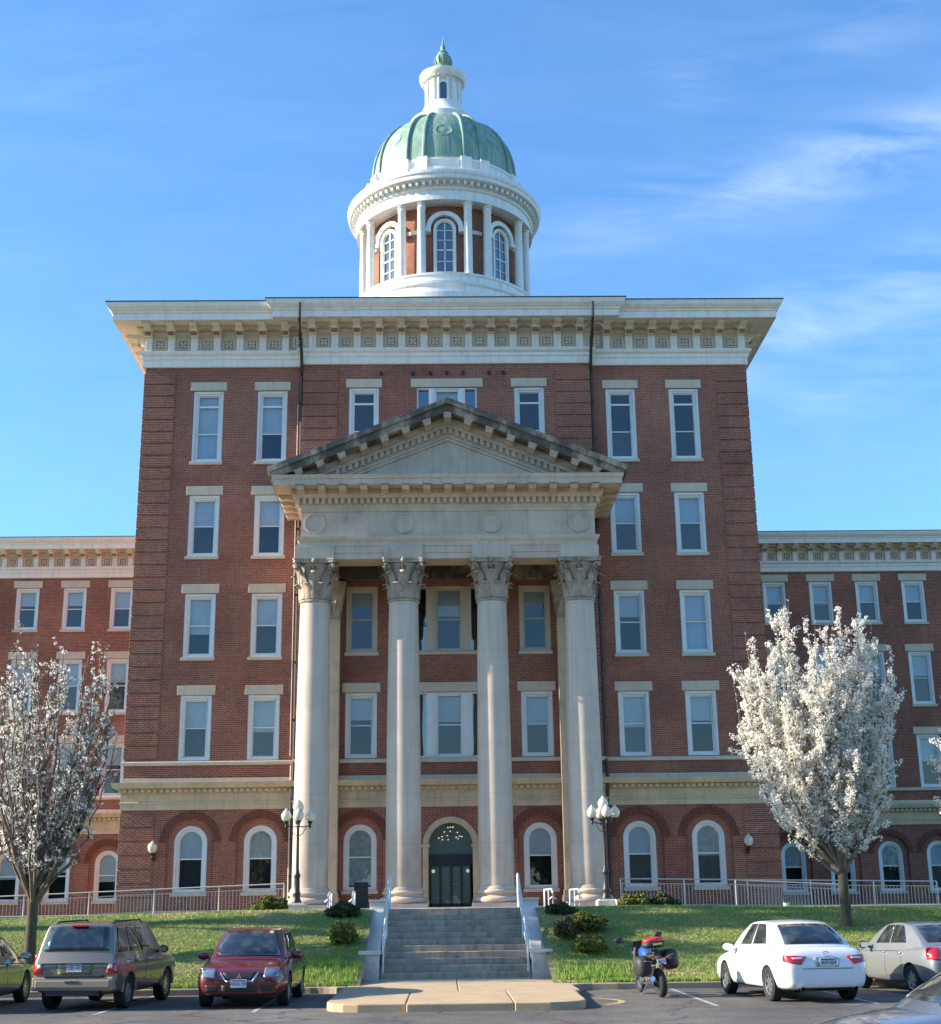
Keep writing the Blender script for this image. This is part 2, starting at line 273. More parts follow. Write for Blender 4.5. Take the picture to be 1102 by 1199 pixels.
# ------------------------------------------------------------------ mesh helpers
class MB:
    def __init__(s): s.v = []; s.f = []; s.m = []; s.cur = 0
    def box(s, x0, x1, y0, y1, z0, z1):
        n = len(s.v); s.v += [(x0,y0,z0),(x1,y0,z0),(x1,y1,z0),(x0,y1,z0),(x0,y0,z1),(x1,y0,z1),(x1,y1,z1),(x0,y1,z1)]
        s.add([(n,n+3,n+2,n+1),(n+4,n+5,n+6,n+7),(n,n+1,n+5,n+4),(n+1,n+2,n+6,n+5),(n+2,n+3,n+7,n+6),(n+3,n,n+4,n+7)]); return s
    def add(s, fs): s.f += fs; s.m += [s.cur]*len(fs)
    def poly(s, pts): n = len(s.v); s.v += [tuple(p) for p in pts]; s.add([tuple(range(n, n+len(pts)))]); return s
    def prism(s, pts, d):
        """closed polygon (3-D points) extruded by vector d"""
        n = len(s.v); k = len(pts); d = Vector(d); s.v += [tuple(p) for p in pts] + [tuple(Vector(p)+d) for p in pts]
        s.add([tuple(range(n+k-1, n-1, -1)), tuple(range(n+k, n+2*k))] + [(n+i, n+(i+1)%k, n+k+(i+1)%k, n+k+i) for i in range(k)]); return s
    def lathe(s, prof, c=(0,0,0), seg=24, a0=0, a1=2*math.pi, axis='Z'):
        n = len(s.v); full = abs(a1-a0-2*math.pi) < 1e-6; k = seg if full else seg+1
        for r, z in prof:
            for i in range(k):
                a = a0 + (a1-a0)*i/seg
                p = (r*math.cos(a), r*math.sin(a), z)
                if axis == 'X': p = (z, r*math.cos(a), r*math.sin(a))
                if axis == 'Y': p = (r*math.sin(a), z, r*math.cos(a))
                s.v.append((c[0]+p[0], c[1]+p[1], c[2]+p[2]))
        for j in range(len(prof)-1):
            for i in range(seg):
                a = n+j*k+i; b = n+j*k+(i+1)%k
                s.add([(a, b, b+k, a+k)])
        return s
    def tube(s, pts, r, seg=8, caps=True):
        pts = [Vector(p) for p in pts]; n = len(s.v); rs = r if isinstance(r, (list, tuple)) else [r]*len(pts)
        for i, p in enumerate(pts):
            d = (pts[min(i+1, len(pts)-1)] - pts[max(i-1, 0)]).normalized()
            a = Vector((0,0,1)) if abs(d.z) < .9 else Vector((1,0,0))
            e1 = d.cross(a).normalized(); e2 = d.cross(e1)
            for k in range(seg):
                t = 2*math.pi*k/seg; s.v.append(tuple(p + e1*rs[i]*math.cos(t) + e2*rs[i]*math.sin(t)))
        for i in range(len(pts)-1):
            for k in range(seg):
                a = n+i*seg+k; b = n+i*seg+(k+1)%seg; s.add([(a, b, b+seg, a+seg)])
        if caps: s.add([tuple(n+k for k in range(seg)), tuple(n+(len(pts)-1)*seg+k for k in range(seg-1, -1, -1))])
        return s
    def ball(s, c, rx, ry=None, rz=None, seg=12, rings=8):
        ry = ry or rx; rz = rz or rx; n = len(s.v)
        for j in range(rings+1):
            ph = math.pi*j/rings
            for i in range(seg):
                a = 2*math.pi*i/seg; s.v.append((c[0]+rx*math.sin(ph)*math.cos(a), c[1]+ry*math.sin(ph)*math.sin(a), c[2]-rz*math.cos(ph)))
        for j in range(rings):
            for i in range(seg):
                a = n+j*seg+i; b = n+j*seg+(i+1)%seg; s.add([(a, b, b+seg, a+seg)])
        return s
    def sweep(s, path, prof, closed_prof=True):
        """path: 2-D points, profile (out, z) offset to the LEFT-hand outside (right normal of travel = outside)"""
        P = [Vector((p[0], p[1])) for p in path]; n = len(s.v); k = len(prof)
        for i, p in enumerate(P):
            ds = []
            if i > 0: ds.append((P[i]-P[i-1]).normalized())
            if i < len(P)-1: ds.append((P[i+1]-P[i]).normalized())
            ns = [Vector((d.y, -d.x)) for d in ds]
            if len(ns) == 2:
                m = (ns[0]+ns[1]); m = m / max(1e-6, m.dot(ns[0]))
            else: m = ns[0]
            for o, z in prof: s.v.append((p.x+m.x*o, p.y+m.y*o, z))
        kk = k if closed_prof else k-1
        for i in range(len(P)-1):
            for j in range(kk):
                a = n+i*k+j; b = n+i*k+(j+1)%k; s.add([(a, b, b+k, a+k)])
        if closed_prof: s.add([tuple(n+j for j in range(k)), tuple(n+(len(P)-1)*k+j for j in range(k-1, -1, -1))])
        return s
    def build(s, name, mats, parent=None, smooth=False, label=None, bevel=0, loc=None, recalc=True, ang=40):
        me = bpy.data.meshes.new(name); me.from_pydata(s.v, [], s.f)
        mats = mats if isinstance(mats, (list, tuple)) else [mats]
        for m in mats: me.materials.append(M[m] if isinstance(m, str) else m)
        if len(mats) > 1: me.polygons.foreach_set('material_index', s.m)
        if recalc:
            bm = bmesh.new(); bm.from_mesh(me); bmesh.ops.remove_doubles(bm, verts=bm.verts, dist=1e-5)
            bmesh.ops.recalc_face_normals(bm, faces=bm.faces); bm.to_mesh(me); bm.free()
        if smooth:
            me.polygons.foreach_set('use_smooth', [True]*len(me.polygons)); me.set_sharp_from_angle(angle=R(ang))
        o = bpy.data.objects.new(name, me); col.objects.link(o)
        if parent: o.parent = parent
        if loc: o.location = loc
        if bevel:
            b = o.modifiers.new('bevel', 'BEVEL'); b.width = bevel; b.segments = 2; b.limit_method = 'ANGLE'; b.angle_limit = R(35)
        if label: o['label'] = label
        return o
def empty(name, label, cat, loc=(0,0,0), rz=0, group=None):
    o = bpy.data.objects.new(name, None); o.empty_display_size = .3; col.objects.link(o); o.location = loc; o.rotation_euler = (0,0,rz)
    o['label'] = label; o['category'] = cat
    if group: o['group'] = group
    return o
def tag(o, label, cat, group=None, kind=None):
    o['label'] = label; o['category'] = cat
    if group: o['group'] = group
    if kind: o['kind'] = kind
    return o
def struct(o): o['kind'] = 'structure'; return o
def dup(o, parent=None, loc=None):
    c = o.copy(); col.objects.link(c); c.parent = parent
    if loc is not None: c.location = loc
    for ch in [x for x in col.objects if x.parent == o]: dup(ch, c)
    return c
def text_obj(s, name, size, loc, rot, m, parent, ext=.004, align='CENTER'):
    c = bpy.data.curves.new(name, 'FONT'); c.body = s; c.size = size; c.extrude = ext; c.align_x = align; c.align_y = 'CENTER'
    tmp = bpy.data.objects.new('t', c); col.objects.link(tmp)
    me = bpy.data.meshes.new_from_object(tmp.evaluated_get(bpy.context.evaluated_depsgraph_get())); me.name = name
    bpy.data.objects.remove(tmp); bpy.data.curves.remove(c); me.materials.clear(); me.materials.append(M[m])
    o = bpy.data.objects.new(name, me); col.objects.link(o); o.location = loc; o.rotation_euler = rot; o.parent = parent; return o
# ------------------------------------------------------------------ ground
LOT = -0.22
def terrace_z(x): return 1.68 - min(.30, .020*max(0, abs(x)-6))
def lawn_z(x, y):
    t = max(0.0, min(1.0, (y-35.15)/6.6)); e = t*t*(3-2*t)*.45 + t*.55
    w = .05*math.sin(x*.8+y*.5)*t*(1-t)*2
    return -.06 + (terrace_z(x)+.06)*e + w - (.02 if y > 42 else 0)
def axis_vals(brk):
    out = []
    for a, b, n in brk: out += [a+(b-a)*i/n for i in range(n)]
    return out + [brk[-1][1]]
g = MB(); g.box(-900, 900, -900, 2500, LOT-1.0, LOT-.03); o = g.build('ground', 'far_ground'); struct(o)
g = MB(); g.poly([(-70,-60,LOT),(70,-60,LOT),(70,35.0,LOT),(-70,35.0,LOT)]); struct(g.build('parking_lot', 'asphalt'))
def lawn_piece(mb, xs, ys):
    n = len(mb.v)
    for y in ys:
        for x in xs: mb.v.append((x, y, lawn_z(x, y)))
    k = len(xs)
    mb.add([(n+j*k+i, n+j*k+i+1, n+(j+1)*k+i+1, n+(j+1)*k+i) for j in range(len(ys)-1) for i in range(k-1)])
lw = MB()
ysf = axis_vals([(35.15, 42.6, 26)]); ysb = axis_vals([(42.6, 60, 8), (60, 160, 5)])
lawn_piece(lw, axis_vals([(-70, -20, 12), (-20, -2.30, 36)]), ysf); lawn_piece(lw, axis_vals([(2.36, 20, 36), (20, 70, 12)]), ysf)
lawn_piece(lw, axis_vals([(-70, -20, 12), (-20, 20, 40), (20, 70, 12)]), ysb)
lw.poly([(-2.4, 42.6, -.3), (2.45, 42.6, -.3), (2.45, 42.6, 1.6), (-2.4, 42.6, 1.6)])
struct(lw.build('lawn', 'lawn', smooth=True))
# terrace paving in front of the portico
tp = MB(); tp.box(-3.1, 3.1, 42.40, 54.0, 1.2, 1.69); tp.box(-7.3, 7.3, 54.0, 59.7, 1.2, 1.712)
tp.box(-24, -3.1, 50.4, 53.2, 1.1, 1.60); tp.box(3.1, 24, 50.4, 53.2, 1.1, 1.60)
struct(tp.build('terrace', 'concrete', bevel=.01))

# kerb: gently curving stones
def kerb_run(mb, pts, w=.15, z0=LOT-.1, z1=-.07):
    prof = [(0, z0), (0, z1-.02), (-.02, z1), (-w, z1), (-w, z0)]
    mb.sweep(pts, prof)
kb = MB()
def stones(a, b, y, step=3.0):
    x = a
    while x < b-.05:
        x2 = min(b, x+step); kerb_run(kb, [(x+.006, y), (x2-.006, y)]); x = x2
stones(-60, -3.6, 35.0); stones(3.85, 60, 35.0)
def arc(cx, cy, r, a0, a1, n=8): return [(cx+r*math.cos(R(a0+(a1-a0)*i/n)), cy+r*math.sin(R(a0+(a1-a0)*i/n))) for i in range(n+1)]
kerb_run(kb, [(-3.6, 35.0)] + arc(-3.35, 34.3, .7, 100, 20, 6) + [(-2.62, 29.6)])
kerb_run(kb, [(2.55, 29.6), (2.75, 34.2)] + arc(3.55, 34.2, .8, 175, 95, 6) + [(3.85, 35.0)])
o = struct(kb.build('kerb', 'kerb', bevel=.012))
wk = MB()
front = [(-2.62, 29.5), (-2.60, 28.9), (-2.45, 28.6)]; frontr = [(2.15, 28.35), (2.42, 28.6), (2.55, 29.0)]
outline = [(-2.45, 38.2), (-2.62, 35.0)] + front + frontr + [(2.72, 34.2), (3.0, 35.1), (2.62, 38.2)]
# three slabs with joints, walkway raised one kerb height
def slab(x0, x1, y0, y1, z=-.066): wk.box(x0, x1, y0, y1, LOT-.1, z)
def slabp(pts): wk.prism([(x, y, LOT-.1) for x, y in pts], (0, 0, -.066-LOT+.1))
slabp([(-1.012, 32.5), (-2.60, 32.5), (-2.62, 29.5), (-2.57, 29.15), (-2.45, 28.88), (-2.24, 28.70), (-1.95, 28.62), (-1.012, 28.60)]); slab(-1.0, 1.10, 28.52, 32.5)
slabp([(1.112, 32.5), (1.112, 28.50), (1.80, 28.48), (2.15, 28.56), (2.40, 28.74), (2.53, 29.0), (2.58, 29.4), (2.60, 32.5)])
slab(-2.60, .05, 32.51, 38.3); slab(.06, 2.76, 32.51, 38.3); slab(2.765, 3.9, 34.95, 36.2, -.068); slab(2.765, 3.0, 36.2, 37.9, -.069); slab(-3.0, -2.61, 34.9, 38.0, -.069)
struct(wk.build('walkway', 'concrete_w', bevel=.025))

# painted stall lines
pl = MB()
for x in (-10.2, -7.35+.2, -4.15+.1, 5.15, 8.35, 11.6, 14.8, -13.4):
    pl.poly([(x-.05, 29.0, LOT+.004), (x+.05, 29.0, LOT+.004), (x+.05, 34.9, LOT+.004), (x-.05, 34.9, LOT+.004)])
struct(pl.build('stall_lines', 'white_paint', recalc=False))
yl = MB()
pts_o = arc(2.2, 30.8, 1.35, -50, 52, 12); pts_i = arc(2.2, 30.8, 1.20, -50, 52, 12)
for i in range(12): yl.poly([(*pts_i[i], LOT+.004), (*pts_o[i], LOT+.004), (*pts_o[i+1], LOT+.004), (*pts_i[i+1], LOT+.004)])
struct(yl.build('yellow_curve_marking', 'yellow_paint', recalc=False))

# ------------------------------------------------------------------ stairs
st = empty('staircase', 'broad grey stone staircase between two pale cheek walls', 'staircase', (0.03, 38.0, -.07))
sm = MB()
NR = 11; RISE = 1.76/NR; RUN = .40
for i in range(NR):
    sm.box(-1.98, 1.98, RUN*i-.02, RUN*(i+1)+.05 if i < NR-1 else RUN*NR+.3, (RISE*i if i else -.2), RISE*(i+1)-.001*0)
sm.build('steps', 'step', st, bevel=.012)
for sx in (-1, 1):
    cm = MB(); a, b = (sx*2.03, sx*2.44) if sx > 0 else (sx*2.44, sx*2.03)
    cm.prism([(a, .30, -.3), (a, 4.35, -.3), (a, 4.35, 1.86), (a, 4.1, 1.86), (a, .30, .42)], (b-a, 0, 0))
    cm.build('cheek_wall', 'cheek', st, bevel=.015)
    pm = MB(); pm.box(a-.03, b+.03, -.28, .30, -.3, .62); pm.box(a-.08, b+.08, -.33, .35, .62, .72); pm.build('pedestal', 'cheek', st, bevel=.015)
    pm = MB(); pm.box(a-.02, b+.02, 4.0, 4.55, -.1, 1.96); pm.box(a-.05, b+.05, 3.97, 4.58, 1.96, 2.03); pm.build('pedestal', 'cheek', st, bevel=.015)
for sx in (-1, 1):
    hr = empty('handrail', 'white pipe handrail on the %s side of the stone staircase' % ('left' if sx < 0 else 'right'), 'handrail', (0.03+sx*1.90, 38.0, -.07), group='stair handrails')
    def sz(y): return max(0, min(1.76, y/RUN*RISE))
    b = MB(); b.tube([(0, .05, .35), (0, .05, .92), (0, 4.5, 2.72), (0, 4.75, 2.72), (0, 4.75, 1.76)], .032, 8); b.build('top_rail', 'rail_white', hr, smooth=True)
    b = MB(); b.tube([(0, .05, .52), (0, 4.5, 2.28)], .022, 8); b.build('lower_rail', 'rail_white', hr, smooth=True)
    for y in (.05, 2.3, 4.5):
        b = MB(); b.tube([(0, y, max(0, sz(y)-.1)), (0, y, .92+(y-.05)/4.45*1.8)], .028, 8); b.build('post', 'rail_white', hr, smooth=True)

# ------------------------------------------------------------------ building
B = empty('hospital_building', 'grand red brick institutional building with domed tower, columned stone portico and long wings', 'building', (0, 60, 1.7))
BL = Vector((0, 60, 1.7))
def bpart(mb, name, mats, parent=None, **kw):
    o = mb.build(name, mats, None, **kw); o.parent = parent or B
    if parent is None: o.location = -BL
    return o
def wall_panel(mb, x0, x1, z0, z1, y, holes, depth=.32, rev=True):
    """front wall in plane y facing -Y; holes (cx, half, zbot, ztop, arched)"""
    xs = sorted(set([x0, x1] + [h[0]-h[1] for h in holes] + [h[0]+h[1] for h in holes])); zs = sorted(set([z0, z1] + [h[2] for h in holes] + [h[3] for h in holes]))
    for i in range(len(xs)-1):
        for j in range(len(zs)-1):
            mx = (xs[i]+xs[i+1])/2; mz = (zs[j]+zs[j+1])/2
            if any(abs(mx-h[0]) < h[1] and h[2] < mz < h[3] for h in holes): continue
            mb.poly([(xs[i], y, zs[j]), (xs[i+1], y, zs[j]), (xs[i+1], y, zs[j+1]), (xs[i], y, zs[j+1])])
    for (cx, hw, zb, zt, arched) in holes:
        a, b = cx-hw, cx+hw; top = zt-hw if arched else zt
        mb.poly([(a, y, zb), (a, y+depth, zb), (a, y+depth, top), (a, y, top)]); mb.poly([(b, y, zb), (b, y+depth, zb), (b, y+depth, top), (b, y, top)])
        mb.poly([(a, y, zb), (b, y, zb), (b, y+depth, zb), (a, y+depth, zb)])
        if arched:
            n = 16; arcp = [(cx-hw*math.cos(math.pi*k/n), top+hw*math.sin(math.pi*k/n)) for k in range(n+1)]
            for k in range(n):
                p, q = arcp[k], arcp[k+1]
                mb.poly([(p[0], y, p[1]), (q[0], y, q[1]), (q[0], y, zt), (p[0], y, zt)])
                mb.poly([(p[0], y, p[1]), (q[0], y, q[1]), (q[0], y+depth, q[1]), (p[0], y+depth, p[1])])
        else: mb.poly([(a, y, zt), (b, y, zt), (b, y+depth, zt), (a, y+depth, zt)])
_wc = {}
def ring_rect(mb, hw, z0, z1, t, y0, y1, tb=None):
    tb = t if tb is None else tb
    mb.box(-hw, -hw+t, y0, y1, z0, z1); mb.box(hw-t, hw, y0, y1, z0, z1); mb.box(-hw+t, hw-t, y0, y1, z1-t, z1); mb.box(-hw+t, hw-t, y0, y1, z0, z0+tb)
def arch_ring(mb, r0, r1, zs, y0, y1, n=16, cx=0):
    P = [(math.cos(math.pi*k/n), math.sin(math.pi*k/n)) for k in range(n+1)]
    for k in range(n):
        c0, s0 = P[k]; c1, s1 = P[k+1]
        mb.prism([(cx+r0*c0, y0, zs+r0*s0), (cx+r1*c0, y0, zs+r1*s0), (cx+r1*c1, y0, zs+r1*s1), (cx+r0*c1, y0, zs+r0*s1)], (0, y1-y0, 0))
def half_disc(mb, r, zs, z0, y):
    mb.poly([(-r, y, z0), (r, y, z0)] + [(r*math.cos(math.pi*k/14), y, zs+r*math.sin(math.pi*k/14)) for k in range(15)])
rnd = random.Random(3)
def window(cx, y, z0, z1, w=1.37, kind='sash', lintel=True, sill=True, fm='frame', lint_w=1.65, blind=None, lower=None, parent=None):
    """a window: frame mesh (part), panes / blind / lintel / sill (sub-parts). z0,z1 = outer frame bottom/top"""
    h = z1-z0; gv = rnd.choice(['glass', 'glass_b', 'glass_b', 'glass_c']); key = (round(w,2), round(h,2), kind, fm, gv); hw = w/2
    if key not in _wc:
        f = MB(); arched = kind == 'arch'
        if arched:
            zs = h-hw
            for t0, t1, y0, y1 in ((0, .115, .05, .2), (.115, .20, .11, .26), (.20, .245, .16, .3)):
                f.box(-hw+t0, -hw+t1, y0, y1, 0, zs); f.box(hw-t1, hw-t0, y0, y1, 0, zs); arch_ring(f, hw-t1, hw-t0, zs, y0, y1)
            f.box(-hw+.115, hw-.115, .05, .3, 0, .14)
            mid = h*.50; f.box(-hw+.2, hw-.2, .17, .25, mid-.03, mid+.03)
        else:
            ring_rect(f, hw, 0, h, .125, .05, .2, .09); 
            ring_rect(f, hw-.125, .09, h-.125, .075, .11, .27, .05); ring_rect(f, hw-.20, .14, h-.20, .045, .17, .29, .05)
            mid = h*.50
            if kind == 'transom':
                tz = h*.785; f.box(-hw+.2, hw-.2, .15, .27, tz-.045, tz+.045); mid = h*.40
            f.box(-hw+.2, hw-.2, .18, .25, mid-.025, mid+.025)
        o = f.build('window', fm, None, bevel=.008); meshes = [o.data]; 
        g1 = MB(); 
        if arched: g1.poly([(-hw+.2, .225, .12), (hw-.2, .225, .12), (hw-.2, .225, mid), (-hw+.2, .225, mid)])
        else: g1.poly([(-hw+.2, .235, .12), (hw-.2, .235, .12), (hw-.2, .235, mid), (-hw+.2, .235, mid)])
        p1 = g1.build('pane', gv, None, recalc=False)
        g2 = MB()
        if arched: half_disc(g2, hw-.22, h-hw, mid, .205)
        else: g2.poly([(-hw+.2, .21, mid), (hw-.2, .21, mid), (hw-.2, .21, h-.2), (-hw+.2, .21, h-.2)])
        p2 = g2.build('pane', 'glass', None, recalc=False)
        _wc[key] = (o, p1, p2, mid); proto = True
    else: proto = False
    o0, p1, p2, mid = _wc[key]
    o = o0 if proto else o0.copy(); a = p1 if proto else p1.copy(); b = p2 if proto else p2.copy()
    if not proto:
        for x in (o, a, b): col.objects.link(x)
    o.parent = parent or B; o.location = Vector((cx, y, z0)) - (BL if parent is None else Vector((0,0,0)))
    a.parent = o; b.parent = o
    # blinds / curtains
    if blind is None: blind = rnd.choice([.45, .5, .5, .52, .55, .38, .62, 1.0 if rnd.random() < .3 else .5, 0])
    if .3 < blind < .9: blind = min(.97, max(.3, blind+rnd.choice([-.10, -.03, 0, 0, 0, .04, .12, .3 if kind == 'sash' and rnd.random() < .3 else 0])))
    if blind > 0:
        q = MB(); zb = h-.15-(h-.3)*blind
        if kind == 'arch':
            half_disc(q, hw-.2, h-hw, max(.1, zb), .25)
        else: q.poly([(-hw+.18, .33, zb), (hw-.18, .33, zb), (hw-.18, .33, h-.15), (-hw+.18, .33, h-.15)])
        q.build('blind', rnd.choice(['blind', 'blind', 'curtain']) if kind == 'arch' else 'blind', o, recalc=False)
    if lintel:
        q = MB(); q.box(-lint_w/2, lint_w/2, -.05, .28, h+.01, h+.42); q.build('lintel', 'lintel', o, bevel=.012)
    if sill:
        q = MB(); q.box(-hw-.06, hw+.06, -.09, .2, -.15, -.005); q.build('sill', 'lintel', o, bevel=.01)
    return o
def quoins(mb, x0, x1, y, z0, z1, side=None, yd=None):
    """rusticated brick bands; side=-1/+1 wraps the corner to the flank"""
    z = z0; n = 0
    while z < z1-.2:
        zt = min(z1, z+.50); mb.box(x0-(.045 if side == -1 else 0), x1+(.045 if side == 1 else 0), y-.045, y+.02, z, zt)
        if side: 
            xa = x0 if side == -1 else x1
            mb.box(xa-.045 if side == -1 else xa-.02, xa+.02 if side == -1 else xa+.045, y+.02, y+(yd or 1.4), z, zt)
        z += .57
# main block
ROWS = {4: (21.28, 24.70), 3: (16.86, 19.69), 2: (12.32, 15.16), 1: (7.86, 10.66)}
OUT = (-10.95, -8.02, 8.02, 10.95); CEN = (-3.80, 3.78)
w = MB(); 
def rect_holes(xs, rows, hw=.685): return [(x, hw, a, b, False) for x in xs for a, b in rows]
upper = list(ROWS.values())
for xa, xb, xs in ((-13.9, -6.6, OUT[:2]), (6.6, 13.9, OUT[2:])):
    wall_panel(w, xa, xb, 5.7, 26.2, 60, rect_holes(xs, upper))
    w.cur = 0; wall_panel(w, xa, xb, 1.2, 5.7, 60, [(x, 1.0, 1.7, 5.46, True) for x in xs], depth=.12)
    wall_panel(w, xa+.3, xb-.3, 1.2, 5.6, 60.12, [(x, .70, 2.42, 5.15, True) for x in xs], depth=.3)
hc = rect_holes(CEN, [ROWS[4], (12.42, 15.34), ROWS[1]]) + [(0, 1.38, 21.28, 24.70, False), (0, 1.62, 12.42, 15.34, False), (0, 1.62, 7.86, 10.66, False)]
wall_panel(w, -6.6, 6.6, 5.7, 26.2, 59.7, hc)
wall_panel(w, -6.6, 6.6, 1.2, 5.7, 59.7, [(x, .97, 1.7, 5.43, True) for x in CEN] + [(0, .95, 1.7, 5.2, True)], depth=.12)
wall_panel(w, -6.3, 6.3, 1.2, 5.6, 59.82, [(x, .70, 2.42, 5.12, True) for x in CEN] + [(0, .95, 1.7, 5.2, True)], depth=.45)
for x in (-6.6, 6.6): w.poly([(x, 59.7, 1.2), (x, 60, 1.2), (x, 60, 26.2), (x, 59.7, 26.2)])
for x in (-13.9, 13.9): w.poly([(x, 60, 1.0), (x, 92, 1.0), (x, 92, 26.2), (x, 60, 26.2)])
w.poly([(-13.9, 92, 1), (13.9, 92, 1), (13.9, 92, 26.2), (-13.9, 92, 26.2)])
bpart(w, 'wall', 'brick', recalc=False, label='main block brick wall')
for (xa, xb, y, za, zb, sd) in ((-13.9, -12.5, 60, 7.95, 25.8, -1), (12.5, 13.9, 60, 7.95, 25.8, 1), (-6.6, -5.0, 59.7, 7.95, 25.8, None), (5.0, 6.6, 59.7, 7.95, 25.8, None), (-13.9, -12.5, 60, 1.7, 5.75, -1), (12.5, 13.9, 60, 1.7, 5.75, 1)):
    q = MB(); quoins(q, xa, xb, y, za, zb, sd); bpart(q, 'quoin_strip', 'brick', bevel=.012)
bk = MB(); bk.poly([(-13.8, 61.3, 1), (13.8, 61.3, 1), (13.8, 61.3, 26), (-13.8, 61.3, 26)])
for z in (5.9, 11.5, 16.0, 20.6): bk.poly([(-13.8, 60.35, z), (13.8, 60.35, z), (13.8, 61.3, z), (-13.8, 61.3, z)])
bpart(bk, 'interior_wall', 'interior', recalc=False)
# voussoir rings over the arched ground floor windows
def vous(mb, cx, zs, y, r0=.985, r1=1.32, n=26):
    for k in range(n):
        a0 = math.pi*(k+.08)/n; a1 = math.pi*(k+.92)/n
        mb.prism([(cx+r0*math.cos(a0), y-.03, zs+r0*math.sin(a0)), (cx+r1*math.cos(a0), y-.03, zs+r1*math.sin(a0)), (cx+r1*math.cos(a1), y-.03, zs+r1*math.sin(a1)), (cx+r0*math.cos(a1), y-.03, zs+r0*math.sin(a1))], (0, .05, 0))
for x in OUT: vm = MB(); vous(vm, x, 4.46, 60, 1.0, 1.30); bpart(vm, 'brick_arch', 'voussoir')
for x in CEN: vm = MB(); vous(vm, x, 4.46, 59.7, .97, 1.28); bpart(vm, 'brick_arch', 'voussoir')
bl = {(-10.95,4): 1, (-8.02,4): .55, (8.02,4): 0, (10.95,4): .0, (-10.95,3): .5, (-8.02,3): .5, (8.02,3): .5, (10.95,3): .5, (-10.95,2): .52, (-8.02,2): .52, (8.02,2): .5, (10.95,2): 1,
      (-10.95,1): .48, (-8.02,1): .45, (8.02,1): .55, (10.95,1): .48}
for r, (a, b) in ROWS.items():
    for x in OUT:
        window(x, 60, a, b, kind='transom' if r == 4 else 'sash', blind=bl[(x, r)], sill=(r != 1))
for x in OUT: window(x, 60.12, 2.42, 5.15, w=1.40, kind='arch', lintel=False, blind=.5)
for x in CEN:
    window(x, 59.7, *ROWS[4], kind='transom', blind=0)
    window(x, 59.7, 12.42, 15.34, fm='frame_tan', lintel=False, blind=.25)
    window(x, 59.7, *ROWS[1], blind=.5, sill=False)
    window(x, 59.82, 2.42, 5.12, w=1.40, kind='arch', lintel=False, blind=.98 if x < 0 else .5)
def triple(z0, z1, hw, side, fm, lw, lintel=True):
    """wide centre window: sash flanked by moulded pilaster strips and narrow lights"""
    h = z1-z0; f = MB(); c = .92
    ring_rect(f, hw, 0, h, .07, .06, .3)
    for s in (-1, 1):
        a, b = sorted((s*c*.62, s*(c*.62+side))); f.box(a, b, .03, .3, .02, h-.02); f.box(a+.08, b-.08, .005, .03, .08, h-.08); f.box(a+.16, b-.16, -.012, .005, .12, h-.12)
    ring_rect(f, c*.62+.01, .06, h-.06, .10, .11, .3); f.box(-.5, .5, .18, .25, h*.5-.03, h*.5+.03)
    o = f.build('window', fm, B, bevel=.006, label='wide three-part window over the doorway'); o.location = Vector((0, 59.7, z0))-BL
    for za, zb in ((.06, h*.5), (h*.5, h-.06)):
        g_ = MB(); g_.poly([(-.55, .22, za), (.55, .22, za), (.55, .22, zb), (-.55, .22, zb)]); g_.build('pane', 'glass', o, recalc=False)
    for s in (-1, 1):
        g_ = MB(); a, b = sorted((s*(c*.62+side), s*(hw-.06))); g_.poly([(a, .22, .07), (b, .22, .07), (b, .22, h-.07), (a, .22, h-.07)]); g_.build('pane', 'glass_dark', o, recalc=False)
    q_ = MB(); q_.poly([(-.5, .33, h*.55), (.5, .33, h*.55), (.5, .33, h-.1), (-.5, .33, h-.1)]); q_.build('blind', 'blind', o, recalc=False)
    if lintel: q_ = MB(); q_.box(-lw/2, lw/2, -.05, .28, h+.01, h+.42); q_.build('lintel', 'lintel', o, bevel=.012)
    q_ = MB(); q_.box(-hw-.05, hw+.05, -.08, .2, -.13, -.003); q_.build('sill', 'lintel', o, bevel=.01)
triple(21.28, 24.70, 1.38, .26, 'frame', 3.3); triple(12.42, 15.34, 1.62, .42, 'frame_tan', 3.4, False); triple(7.86, 10.66, 1.62, .42, 'frame', 3.4)

# string courses and the yellow stone entablature above the ground floor
def belts(path, y0path=None):
    a = MB(); a.sweep(path, [(-.02, 7.66), (.10, 7.66), (.10, 7.80), (.06, 7.83), (-.02, 7.83)]); a.sweep(path, [(-.02, 6.93), (.07, 6.93), (.07, 7.13), (-.02, 7.13)]); 
    bpart(a, 'string_course', 'lintel', bevel=.008)
    a = MB(); a.sweep(path, [(-.02, 5.80), (.06, 5.80), (.06, 6.05), (.10, 6.05), (.10, 6.12), (.05, 6.14), (.05, 6.50), (.14, 6.50), (.14, 6.66), (.34, 6.70), (.40, 6.84), (.42, 6.925), (-.02, 6.925)])
    # dentils
    for i in range(len(path)-1):
        p, q_ = Vector(path[i]), Vector(path[i+1]); d = (q_-p); L = d.length; d.normalize(); nrm = Vector((d.y, -d.x))
        if L < 1 or abs(d.y) > .5: continue
        k = int(L/.26)
        for j in range(k):
            c = p + d*(j+.5)*L/k; a.box(c.x-.075, c.x+.075, c.y-.26, c.y-.12, 6.53, 6.655)
    bpart(a, 'belt_entablature', 'stone_yellow')
belts([(-13.9, 80), (-13.9, 60), (-6.6, 60), (-6.6, 59.7), (6.6, 59.7), (6.6, 60), (13.9, 60), (13.9, 80)])

